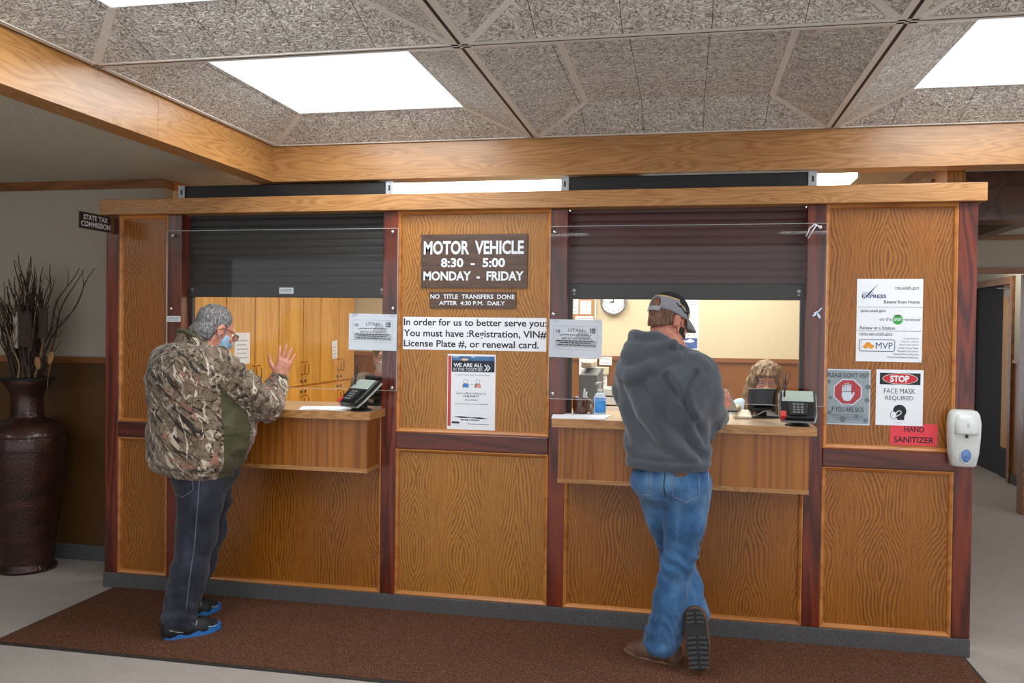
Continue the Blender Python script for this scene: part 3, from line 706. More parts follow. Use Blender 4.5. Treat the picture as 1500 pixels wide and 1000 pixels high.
# notices taped on the acrylic guards
def utah(x0, z1, tilt, label):
    o, p = sheet('licence_notice', label, 'notice', x0, z1, .285, .205, -.0175, 'paper_thin', .0006, tilt, 'notices taped on the acrylic')
    U = lambda x: (x-140)*.000328
    V = lambda y: (y-105)*.000297
    p.frame('ink_lgrey', U(205), V(225), U(935), V(645), .0016, .012); p.rect('ink_lgrey', U(235), V(480), U(915), V(608), 1)
    p.poly('ink_lgrey', [(U(560), V(440)), (U(640), V(300)), (U(735), V(290)), (U(800), V(390)), (U(850), V(470)), (U(640), V(470))], 1)
    p.text('ink_grey', 'UTAH', U(450), V(268), U(692), V(326), .02, 2); p.text('ink', '10', U(246), V(292), U(316), V(350), .02, 2)
    p.rect('ink_grey', U(808), V(258), U(830), V(350), 1); p.rect('ink', U(840), V(326), U(900), V(350), 2); p.rect('ink_grey', U(838), V(258), U(900), V(318), 1)
    p.squiggle('ink', U(345), U(800), V(382), .0055, 2, 1); p.line('ink', [(U(345), V(405)), (U(306), V(384))], .003, 2); p.line('ink', [(U(800), V(405)), (U(838), V(372))], .003, 2)
    p.text('ink_grey', 'IMPORTANT NOTICE', U(352), V(432), U(800), V(466), .02, 2)
    for k, (a, c, y) in enumerate(((262, 880, 492), (312, 830, 526), (286, 712, 566), (720, 910, 572))): p.squiggle('ink', U(a), U(c), V(y), .006, 2, k)
    p.finish(o, {'ink_lgrey': 'plate_outline'})
    for a in (.02, .245): b = B(); bx(b, x0+a, x0+a+.03, -.0192, -.0188, z1-.018, z1+.010); obj('tape', b, 'acrylic', o)
t = NT('thin_paper'); t.col(lin((226, 232, 242))); t.pr(.7); t.b.inputs['Transmission Weight'].default_value = 0
tl = t.n('ShaderNodeBsdfTranslucent'); tl.inputs[0].default_value = lin((228, 232, 238)); mx = t.n('ShaderNodeMixShader'); mx.inputs[0].default_value = .3
t.l(t.b.outputs[0], mx.inputs[1]); t.l(tl.outputs[0], mx.inputs[2]); t.l(mx.outputs[0], t.out.inputs[0]); M['paper_thin'] = t.m
utah(-1.876, 1.676, -.012, 'white licence plate notice taped on the left acrylic guard')
utah(-.724, 1.656, -.012, 'white licence plate notice taped on the right acrylic guard')

# flag sign at the left end, square to the wall
t = thing('flag_sign', 'small dark sign with white capitals jutting from the left post', 'sign', (0, 0, 0))
b = B(); bx(b, -.295, -.012, 0, .008, 0, .094); obj('plate', b, 'sign_black', t)
b = B(); bx(b, -.03, 0, -.004, .012, -.004, .098); obj('bracket', b, plain('bronze_bracket', (150, 120, 92), .35, .7), t)
p = Panel(-.295, .094, 0); p.text('letter', 'STATE TAX', .03, .012, .24, .042, .03, 1, word=1.3); p.text('letter', 'COMMISSION', .010, .050, .262, .082, .03, 1); p.finish(t, {})
t.location = (-3.40, .0, 2.147); t.rotation_euler = (0, 0, math.pi/2)

# wall dispenser
t = thing('soap_dispenser', 'white wall dispenser with oval blue window on the right end post', 'dispenser', (1.33, 0, .96))
def loft(bm, secs, n=28, pw=3.2):
    """secs: (cx, cy, z, half width, half depth) rounded-rectangle sections"""
    rings = []
    for cx, cy, z, a, d in secs:
        rg = []
        for k in range(n):
            th = 2*math.pi*k/n; c, s = math.cos(th), math.sin(th)
            rg.append(bm.verts.new((cx+a*math.copysign(abs(c)**(2/pw), c), cy+d*math.copysign(abs(s)**(2/pw), s), z)))
        rings.append(rg)
    for a, c in zip(rings, rings[1:]):
        for k in range(n): bm.faces.new((a[k], a[(k+1) % n], c[(k+1) % n], c[k]))
    bm.faces.new(rings[0][::-1]); bm.faces.new(rings[-1])
cx = 1.338
b = B(); loft(b, [(cx, -.042, .957, .050, .040), (cx, -.044, .963, .058, .043), (cx, -.048, 1.02, .068, .047), (cx, -.050, 1.10, .074, .049), (cx, -.050, 1.17, .075, .049), (cx, -.047, 1.205, .070, .046), (cx, -.042, 1.226, .060, .040), (cx, -.03, 1.232, .045, .028)])
obj('body', b, 'white_pl', t, smooth=True)
b = B(); loft(b, [(cx, -.066, 1.118, .056, .052), (cx, -.066, 1.124, .058, .054), (cx, -.064, 1.17, .057, .052), (cx, -.058, 1.20, .053, .046), (cx, -.048, 1.222, .046, .036), (cx, -.03, 1.230, .03, .02)])
obj('push_lever', b, 'white_pl', t, smooth=True)
b = B(); tube(b, [(cx, -.10, 1.10), (cx, -.10, 1.12)], .007, 10); obj('nozzle', b, 'black', t)
b = B(); ball(b, (cx, -.092, 1.013), 1, 24, 12, (.025, .008, .036)); obj('level_window', b, plain('blue_gel_window', (84, 118, 176), .12, coat=.6, grain=.4, gscale=60), t, smooth=True)
b = B(); tube(b, [(cx+.025*math.cos(2*math.pi*k/24), -.095, 1.013+.036*math.sin(2*math.pi*k/24)) for k in range(24)], .0025, 6, closed=True); obj('window_rim', b, 'white_pl', t, smooth=True)
b = B(); bx(b, cx-.003, cx+.003, -.1195, -.1185, 1.165, 1.172); prism(b, [(cx-.008, -.1185, 1.155), (cx+.008, -.1185, 1.155), (cx, -.1175, 1.172)], (0, -.0012, 0)); obj('emblem', b, 'ink_lgrey', t)

# ================================================================ ON THE COUNTERS
def terminal(x, y, rz, label):
    t = thing('payment_terminal', label, 'card terminal', (0, 0, 0), 'card terminals on the counters')
    b = B(); lathe(b, [(.058, 0), (.058, .006), (.045, .012), (.036, .018), (.036, .03), (.044, .036), (.044, .05), (.03, .058)], n=28); obj('swivel_base', b, 'black_m', t, smooth=False)
    A = math.radians(38)                                   # tilt of the body
    def tilt(bm):
        R = Matrix.Rotation(A, 3, 'X')
        for v in bm.verts: v.co = R @ v.co + Vector((0, -.005, .088))
    b = B(); prism(b, [(-.075, -.098, 0), (.075, -.098, 0), (.085, -.05, 0), (.086, .098, 0), (-.086, .098, 0), (-.085, -.05, 0)], (0, 0, .03)); tilt(b); obj('body', b, 'black', t, bevel=.008, seg=3)
    b = B(); prism(b, [(-.08, -.102, -.008), (.08, -.102, -.008), (.091, -.05, -.008), (.091, .104, -.008), (-.091, .104, -.008), (-.091, -.05, -.008)], (0, 0, .01)); tilt(b); obj('back_shell', b, plain('silver_plastic', (150, 154, 152), .3, .4), t, bevel=.004)
    b = B(); bx(b, -.074, .074, .012, .088, .0302, .033); tilt(b); obj('screen', b, plain('pale_screen', (176, 190, 180), .12, coat=1.), t)
    b = B(); prism(b, [(-.038, -.09, .03), (.038, -.09, .03), (.05, -.02, .03), (.035, .005, .03), (-.035, .005, .03), (-.05, -.02, .03)], (0, 0, .010)); tilt(b); kp = obj('keypad', b, 'black_m', t, bevel=.003)
    b = B()
    for i in range(3):
        for j in range(4): bx(b, -.024+i*.018, -.011+i*.018, -.082+j*.019, -.071+j*.019, .04, .0425)
    tilt(b); obj('key', b, 'grey_pl', kp)
    b = B(); bx(b, -.083, -.055, -.098, -.06, .004, .034); tilt(b); obj('card_slot', b, plain('red_slot', (206, 60, 58), .4), t, bevel=.003)
    b = B(); tube(b, [(-.06, .01, .20), (-.062, .004, .14)], .0045, 8); tube(b, [(-.060, .012, .20), (-.058, .02, .255)], .0032, 8); sp = obj('stylus', b, 'black', t, smooth=True)
    b = B(); tube(b, [(-.058, .02, .25), (-.05, .028, .268), (-.038, .03, .262), (-.036, .028, .24), (-.045, .02, .215), (-.07, .0, .15), (-.10, -.02, .10), (-.13, -.03, .06)], .0016, 6); obj('tether', b, 'black', sp, smooth=True)
    t.location = (x, y, 1.14); t.rotation_euler = (0, 0, rz); return t
terminal(-1.752, -.14, -.55, 'black card terminal turned sideways, on the left counter')
terminal(.545, -.165, -.08, 'black card terminal with bright screen, on the right counter')

def papers(name, label, pts, n, group=None):
    for k in range(n):
        cx_, cy_, a, w, h = pts[k]
        b = B(); bx(b, -w/2, w/2, -h/2, h/2, 1.1402+.0014*k, 1.1412+.0014*k); o = obj(name, b, 'white')
        rotv(o.data.vertices, a); o.location = (cx_, cy_, 0); tag(o, label[k], 'paper', group)
        p = o
papers('paper_sheet', ['white printed sheet lying skewed beneath another on the left counter', 'topmost white form on the left counter beside the card terminal'], [(-1.99, -.07, .35, .28, .2), (-1.93, -.10, -.2, .26, .2)], 2, 'papers on the left counter')
papers('paper_sheet', ['white sheet hanging over the front edge of the right counter, left end', 'white sheet under the brown mug on the right counter'], [(-.55, -.10, .12, .28, .21), (-.52, -.05, -.1, .25, .2)], 2, 'papers on the right counter')

t = thing('coffee_mug', 'dark brown mug holding pens at the left end of the right counter', 'mug', (-.56, .06, 1.1432))
c0 = (-.56, .06, 1.1432)
b = B(); lathe(b, [(.0, .0), (.038, .0), (.041, .006), (.043, .085), (.040, .09), (.038, .084), (.036, .012), (0, .01)], c0, 28); obj('body', b, plain('brown_glaze', (78, 40, 22), .15, coat=.6, grain=.3), t, smooth=True)
b = B(); tube(b, [(c0[0]+.042+.026*math.sin(a)*1.0, c0[1]-.01, c0[2]+.046-.03*math.cos(a)) for a in np.linspace(0, math.pi, 12)], .0062, 8); obj('handle', b, plain('amber_glaze', (140, 92, 52), .2, coat=.5), t, smooth=True)
for k, (dx, dy, lx, c_) in enumerate(((.012, .01, .008, 'clear pen with white cap leaning in the brown mug, taller'), (.02, -.008, .014, 'clear pen in the brown mug nearer its handle'))):
    b = B(); tube(b, [(c0[0]+dx*.6, c0[1]+dy, c0[2]+.014), (c0[0]+dx+lx, c0[1]+dy, c0[2]+.135-.015*k)], [.004, .005], 8); o = obj('pen', b, plain('pen_white', (214, 220, 224), .25, coat=.5), smooth=True); tag(o, c_, 'pen', 'pens in the mug')

t = thing('sanitizer_bottle', 'pump bottle with a bright blue label beside the brown mug', 'bottle', (-.455, .06, 1.1412)); c0 = (-.455, .06, 1.1402)
b = B(); loft(b, [(c0[0], c0[1], c0[2], .030, .022), (c0[0], c0[1], c0[2]+.004, .033, .024), (c0[0], c0[1], c0[2]+.095, .033, .024), (c0[0], c0[1], c0[2]+.112, .024, .019), (c0[0], c0[1], c0[2]+.12, .013, .013)], 24, 2.6); obj('body', b, plain('clear_gel_bottle', (206, 222, 236), .15, coat=.5), t, smooth=True)
b = B(); loft(b, [(c0[0]+.001, c0[1]-.001, c0[2]+.012, .0325, .0245), (c0[0]+.001, c0[1]-.001, c0[2]+.092, .0325, .0245)], 24, 2.6); obj('label', b, plain('blue_label', (56, 140, 214), .4, grain=.2), t, smooth=True)
b = B(); tube(b, [(c0[0], c0[1], c0[2]+.118), (c0[0], c0[1], c0[2]+.138)], .013, 14); tube(b, [(c0[0], c0[1], c0[2]+.136), (c0[0], c0[1], c0[2]+.168)], .005, 8); tube(b, [(c0[0]+.008, c0[1], c0[2]+.172), (c0[0]-.014, c0[1]-.016, c0[2]+.172), (c0[0]-.02, c0[1]-.022, c0[2]+.165)], .007, 8); obj('pump', b, 'white_pl', t, smooth=True)
t = thing('small_bottle', 'tiny white bottle standing between mug and pump bottle', 'bottle', (-.50, .075, 1.1412))
b = B(); lathe(b, [(.0, 0), (.011, 0), (.012, .05), (.006, .056)], (-.50, .075, 1.1412), 14); obj('body', b, 'white_pl', t, smooth=True); b = B(); tube(b, [(-.50, .075, 1.197), (-.50, .075, 1.21)], .007, 10); obj('cap', b, 'grey_pl', t)

# clerk's side
def monitor(x, y, z0, w, h, rz, label):
    t = thing('computer_monitor', label, 'monitor', (0, 0, 0), 'monitors behind the counters')
    b = B(); loft(b, [(0, -.0, .0, .09, .065), (0, 0, .008, .085, .06)], 24, 4); bx(b, -.025, .025, .005, .03, .006, .10); obj('stand', b, 'black_m', t)
    b = B(); bx(b, -w/2, w/2, .0, .022, .03, .03+h); prism(b, [(-w*.38, 0, .05), (w*.38, 0, .05), (w*.30, -.03, .07), (-w*.30, -.03, .07)], (0, 0, h*.6)); obj('back_shell', b, 'black', t, bevel=.004)
    b = B(); bx(b, -w/2+.012, w/2-.012, .0215, .0235, .045, .02+h); obj('screen', b, plain('lit_screen', (90, 110, 140), .2), t)
    t.location = (x, y, z0); t.rotation_euler = (0, 0, rz)
monitor(.41, .20, 1.14, .15, .125, .35, 'small black monitor seen from behind in front of the blonde clerk')
monitor(-1.80, .215, 1.14, .20, .14, -.5, 'dark monitor behind the card terminal on the left counter')
t = thing('telephone', 'off-white desk telephone by the phone-holding man\'s hand', 'telephone', (.30, .12, 1.14))
b = B(); prism(b, [(.255, .06, 1.14), (.255, .2, 1.14), (.255, .2, 1.18), (.255, .06, 1.155)], (.09, 0, 0)); obj('base', b, 'beige_pl', t, bevel=.006)
b = B(); tube(b, [(.26, .08, 1.175), (.265, .1, 1.192), (.275, .15, 1.20), (.285, .19, 1.19)], [.016, .012, .012, .016], 10); obj('handset', b, 'beige_pl', t, smooth=True)
b = B(); tube(b, [(.345, .08, 1.15), (.37, .02, 1.17), (.40, .0, 1.19), (.43, -.05, 1.20)], .003, 6); obj('cord', b, 'grey_pl', t, smooth=True)

def desk(x0, x1, y0, y1, label):
    t = thing('office_desk', label, 'desk', ((x0+x1)/2, (y0+y1)/2, 0), 'desks behind the counters')
    b = B(); bx(b, x0, x1, y0, y1, .71, .75); obj('desktop', b, 'oak_h', t)
    for x in (x0+.02, x1-.06): b = B(); bx(b, x, x+.04, y0+.03, y1-.03, 0, .71); obj('leg_panel', b, 'oak_side', t)
desk(-.62, 1.1, .34, .74, 'wooden desk behind the right counter in front of the blonde clerk')
desk(-2.85, -1.65, .34, .74, 'wooden desk behind the left counter')
t = thing('printer', 'dark grey office printer with beige top behind the brown mug', 'printer', (-.61, .5, .75))
b = B(); prism(b, [(-.61, .36, .75), (-.61, .74, .75), (-.61, .74, 1.33), (-.61, .62, 1.37), (-.61, .36, 1.34)], (.11, 0, 0))
obj('body', b, 'grey_pl', t, bevel=.01)
b = B(); bx(b, -.60, -.54, .40, .72, 1.375, 1.41); obj('paper_tray', b, 'beige_pl', t, bevel=.008)

# oak cabinets along the office's left wall
cy = [.31, .696, 1.088, 1.458, 1.879, 2.217, 2.611, 2.976]
for k, (ia, ib) in enumerate(((0, 1), (1, 3), (3, 5), (5, 7))):
    y0, y1 = cy[ia], cy[ib]
    y0 = max(y0, .31)
    t = thing('storage_cabinet', ('tall oak cabinet nearest the counter, behind the elderly man', 'tall oak cabinet with white paper taped on it', 'tall oak cabinet right of the raised hand', 'tall oak cabinet against the back wall with a tilted card')[k], 'cabinet', (-3.2, (y0+y1)/2, 0), 'oak cabinets along the office wall')
    b = B(); bx(b, -3.38, -3.07, y0+.002, y1-.002, 0, 2.25); obj('carcass', b, 'cab_oak', t)
    for j in range(ia, ib):
        a, c = cy[j]+.006, cy[j+1]-.006
        for z0, z1 in ((1.12, 2.24), (.08, 1.10)):
            b = B(); bx(b, -3.069, -3.05, a, c, z0, z1); d = obj('door', b, 'cab_oak', t, bevel=.004)
            sd = c-.03 if (j-ia) % 2 == 0 and ib-ia > 1 else a+.03
            zc = 1.26 if z0 > 1 else .985
            b = B(); tube(b, [(-3.05, sd, zc+.05), (-3.022, sd, zc+.05), (-3.016, sd, zc+.04), (-3.016, sd, zc-.04), (-3.022, sd, zc-.05), (-3.05, sd, zc-.05)], .005, 8); obj('handle', b, 'brass', d, smooth=True)
            zl = 1.155 if z0 > 1 else 1.07
            b = B(); tube(b, [(-3.05, sd-.0, zl), (-3.04, sd, zl)], .012, 12); obj('lock', b, 'steel', d)
def xsheet(label, y0, z0, y1, z1, tilt=0):
    b = B(); bx(b, -3.0495, -3.0485, y0, y1, z0, z1); o = obj('paper_sheet', b, 'white'); tag(o, label, 'paper', 'papers taped on the cabinets')
    if tilt: rotv(o.data.vertices, tilt, 'X', (-3.05, (y0+y1)/2, (z0+z1)/2))
    b = B()
    for k in range(5): bx(b, -3.0485, -3.048, y0+.03, y1-.03-.02*(k % 2), z1-.06-.03*k, z1-.052-.03*k)
    q = obj('print', b, 'ink_lgrey', o)
    if tilt: rotv(q.data.vertices, tilt, 'X', (-3.05, (y0+y1)/2, (z0+z1)/2))
xsheet('white paper taped on a cabinet door beside the elderly man\'s face', .80, 1.33, 1.01, 1.55)
xsheet('small white card hanging tilted on a cabinet door', 2.455, 1.318, 2.57, 1.475, .08)

# back wall: clock, board, calendar, thermostat
t = thing('wall_clock', 'round silver wall clock above the right counter', 'clock', (-.632, 2.98, 1.848)); cc = (-.632, 1.848)
b = B(); tube(b, [(cc[0], 3.0, cc[1]), (cc[0], 2.965, cc[1])], .100, 40); obj('face', b, 'white', t)
b = B(); tube(b, [(cc[0]+.104*math.cos(2*math.pi*k/40), 2.968, cc[1]+.104*math.sin(2*math.pi*k/40)) for k in range(40)], .014, 8, closed=True); obj('rim', b, 'alu', t, smooth=True)
for nm, a, l, w_ in (('hour_hand', math.radians(90+90), .048, .006), ('minute_hand', math.radians(92), .07, .004)):
    b = B(); prism(b, [(cc[0]-w_*math.sin(a), 2.962, cc[1]+w_*math.cos(a)), (cc[0]+w_*math.sin(a), 2.962, cc[1]-w_*math.cos(a)), (cc[0]+l*math.cos(a), 2.962, cc[1]+l*math.sin(a))], (0, -.002, 0)); obj(nm, b, 'ink', t)
b = B()
for k in range(12): a = math.pi/6*k; bx(b, cc[0]+.082*math.cos(a)-.004, cc[0]+.082*math.cos(a)+.004, 2.9630, 2.9648, cc[1]+.082*math.sin(a)-.005, cc[1]+.082*math.sin(a)+.005)
obj('hour_mark', b, 'ink_grey', t)
o, p = sheet('wall_calendar', 'white calendar with a blue mountain picture on the back wall', 'calendar', -.085, 1.94, .19, .513, 3.0)
p.text('ink_grey', '2021', .11, .085, .165, .115, .01, 1); p.squiggle('ink_grey', .07, .17, .035, .012, 1, 1)
for j in range(5):
    for i in range(4): p.rect('ink_lgrey', .02+.042*i, .17+.05*j, .032+.042*i, .182+.05*j)
p.rect('cal_blue', .01, .40, .18, .49) if M.setdefault('cal_blue', plain('calendar_blue', (74, 104, 164), .5, grain=.4, gscale=30)) else None
p.poly('white', [(.02, .43), (.05, .41), (.08, .428), (.12, .405), (.16, .43), (.12, .44)], 2); p.finish(o, {'ink_lgrey': 'day_grid', 'cal_blue': 'mountain_picture', 'white': 'snow'})
t = thing('bulletin_board', 'cork board with pinned papers left of the clock', 'board', (-.93, 3.0, 1.70))
b = B(); bx(b, -1.06, -.80, 2.985, 3.0, 1.70, 2.05); obj('cork', b, 'cork', t)
b = B(); bx(b, -1.075, -1.06, 2.98, 3.0, 1.69, 2.06); bx(b, -.80, -.785, 2.98, 3.0, 1.69, 2.06); obj('frame', b, 'white_pl', t)
for k, (x0, z1, w_, h_, lab) in enumerate(((-1.055, 1.99, .11, .25, 'white list pinned at the left of the cork board'), (-.93, 1.86, .10, .12, 'white note pinned at the right of the cork board'), (-.97, 1.72, .16, .06, 'white strip with handwriting under the cork board'),
     (-.93, 1.40, .16, .22, 'white sheet on the dark wainscot above the printer'), (-.75, 1.365, .11, .075, 'small cream card over the thermostat'), (-.80, 1.22, .12, .3, 'white sheet hanging left of the thermostat on the wainscot'))):
    o, p = sheet('paper_note', lab, 'paper', x0, z1, w_, h_, 2.982 if z1 < 1.5 else 2.984, 'white', .001, 0, 'papers on the back wall')
    for j in range(int(h_/.035)): p.squiggle('ink_grey', .012, w_-.012, .02+.035*j, .006, 1, k*7+j)
    p.finish(o, {})
t = thing('thermostat', 'cream wall thermostat with a small display on the back wainscot', 'thermostat', (-.72, 2.98, 1.2))
b = B(); bx(b, -.775, -.665, 2.965, 2.999, 1.205, 1.275); obj('case', b, 'beige_pl', t, bevel=.006); b = B(); bx(b, -.765, -.71, 2.9635, 2.966, 1.235, 1.262); obj('display', b, 'grey_pl', t)
t = thing('credenza', 'low oak credenza against the back wall behind the printer', 'cabinet', (-.75, 2.75, 0))
b = B(); bx(b, -1.15, -.25, 2.5, 2.97, 0, .86); obj('body', b, 'cab_oak', t)
b = B(); bx(b, -1.17, -.23, 2.48, 2.975, .86, .90); obj('top', b, 'cab_oak', t)
t = thing('paper_tray', 'stack of white letter trays on the credenza', 'letter tray', (-.66, 2.7, .90))
for k in range(3): b = B(); bx(b, -.80, -.48, 2.55, 2.85, .902+.075*k, .965+.075*k); obj('tray', b, 'white_pl', t, bevel=.006)

# ================================================================ VASE AND DRIED BRANCHES
VC = (-4.185, .215)
t = thing('floor_vase', 'tall dark brown hammered floor vase at the far left', 'vase', (VC[0], VC[1], 0))
hm = NT('hammered_bronze'); hp = hm.pos(); hv = hm.n('ShaderNodeTexVoronoi'); hv.inputs['Scale'].default_value = 70; hm.l(hp, hv.inputs['Vector'])
hm.col(hm.ramp(hm.noise(hm.pos((1, 1, 3)), 5, 4), [(.3, lin((36, 19, 14))), (.6, lin((60, 31, 23))), (.8, lin((80, 46, 36)))])); hm.pr(.38, .2, .5, .25); hm.bump(hv.outputs['Distance'], .3, .006)
prof = [(0, .0), (.165, 0), (.176, .008), (.176, .025), (.158, .04), (.160, .06), (.172, .2), (.200, .45), (.226, .68), (.236, .80), (.230, .87), (.205, .93), (.155, .965), (.105, .985), (.097, 1.0), (.094, 1.12), (.098, 1.14), (.125, 1.19), (.158, 1.235), (.154, 1.242), (.118, 1.195), (.088, 1.14), (.085, 1.0), (.0, .98)]
b = B(); lathe(b, prof, (VC[0], VC[1], .0), 48); obj('body', b, hm.m, t, smooth=True)
b = B(); lathe(b, [(.150, 1.228), (.160, 1.232), (.162, 1.240), (.152, 1.246)], (VC[0], VC[1], 0), 48); obj('rim', b, 'black_m', t, smooth=True)
b = B()
for z in (.79, .875): tube(b, [(VC[0]+.2345*math.cos(2*math.pi*k/48)*(1 if z < .8 else .985), VC[1]+.2345*math.sin(2*math.pi*k/48)*(1 if z < .8 else .985), z) for k in range(48)], .006, 8, closed=True)
obj('band', b, hm.m, t, smooth=True)
brm = plain('dry_branch', (60, 46, 39), .85, grain=.4, gscale=40); brp = plain('pale_branch', (128, 104, 78), .85, grain=.3, gscale=40)
rnd = random.Random(5)
for k in range(84):
    a = rnd.uniform(0, 2*math.pi); r0 = rnd.uniform(0, .06); H_ = rnd.uniform(.55, .86)*(1, .8, .62)[k % 3]; lean = rnd.uniform(.03, .19)
    p0 = Vector((VC[0]+r0*math.cos(a), VC[1]+r0*math.sin(a), 1.04))
    dirx = math.cos(a)*lean-.045; diry = math.sin(a)*lean*.5
    if k in (1, 2, 6): dirx, diry, H_ = .30+.04*k, -.02, .74
    pts, rr, n = [], [], 16
    f1, f2, ph = rnd.uniform(9, 17), rnd.uniform(9, 17), rnd.uniform(0, 6)
    for i in range(n+1):
        s = i/n; am = .014*s**.5
        pts.append(p0+Vector((dirx*(s**1.4)+am*math.sin(f1*s+ph)*1.3, diry*s+am*math.cos(f2*s+ph), H_*s+.17*s))); rr.append(.0085*(1-s)+.0022)
    b = B(); tube(b, pts, rr, 6)
    for q in range(rnd.randint(3, 6)):
        i = rnd.randint(6, n-2); d = Vector((rnd.uniform(-.07, .07)+dirx*.1, rnd.uniform(-.04, .04), rnd.uniform(.06, .16)))
        tube(b, [pts[i], pts[i]+d*.5+Vector((rnd.uniform(-.012, .012), 0, 0)), pts[i]+d], [.0028, .002, .001], 5)
    o = obj('dried_branch', b, brp if k % 5 == 0 else brm, smooth=True)
    lab = 'thin curly dried branch in the bundle standing in the brown vase'
    if k == 2: lab = 'long dried branch reaching far right out of the vase bundle'
    tag(o, lab, 'branch', 'dried branches in the vase')
for k, (x, z, w_, h_, lab, mt) in enumerate(((-4.11, 1.56, .095, .24, 'dark curled bark piece hung among the branches', brm), (-3.98, 1.60, .06, .21, 'square brown bark plaque on the right of the branches', brm),
                                             (-4.185, 1.54, .035, .21, 'pale feathery husk among the dark branches', plain('pale_husk', (176, 170, 164), .8)))):
    b = B(); pts = [(-.5, -.45), (.45, -.5), (.5, .3), (.3, .5), (-.1, .42), (-.48, .5)]
    prism(b, [(x+u*w_, .10+.004*k, z+v*h_) for u, v in pts], (0, .012, 0)); tube(b, [(x, .11, z+h_*.4), (x+.01, .14, z+h_*.4+.1)], .003, 6); o = obj('bark_piece', b, mt, bevel=.004); tag(o, lab, 'dried plant', 'bits of bark and leaf on the branches')
for k, (x, z) in enumerate(((-3.935, 1.38), (-4.03, 1.345))):
    b = B(); vs = ball(b, (0, 0, 0), 1, 12, 8, (.022, .006, .042)); rotv(vs, .3-.5*k, 'Y')
    for v in vs: v.co += Vector((x, .12, z))
    tube(b, [(x+.01, .12, z+.03), (x+.03, .125, z+.1), (x+.045, .13, z+.16)], .0018, 6); tube(b, [(x, .12, z-.03), (x-.05, .16, 1.26), (x-.10, .20, 1.10)], .0018, 6); o = obj('dried_leaf', b, plain('tan_leaf', (150, 108, 64), .7), smooth=True)
    tag(o, ('single tan leaf on a stem at the right side of the bundle', 'tan leaf low in the middle of the bundle')[k], 'leaf', 'bits of bark and leaf on the branches')

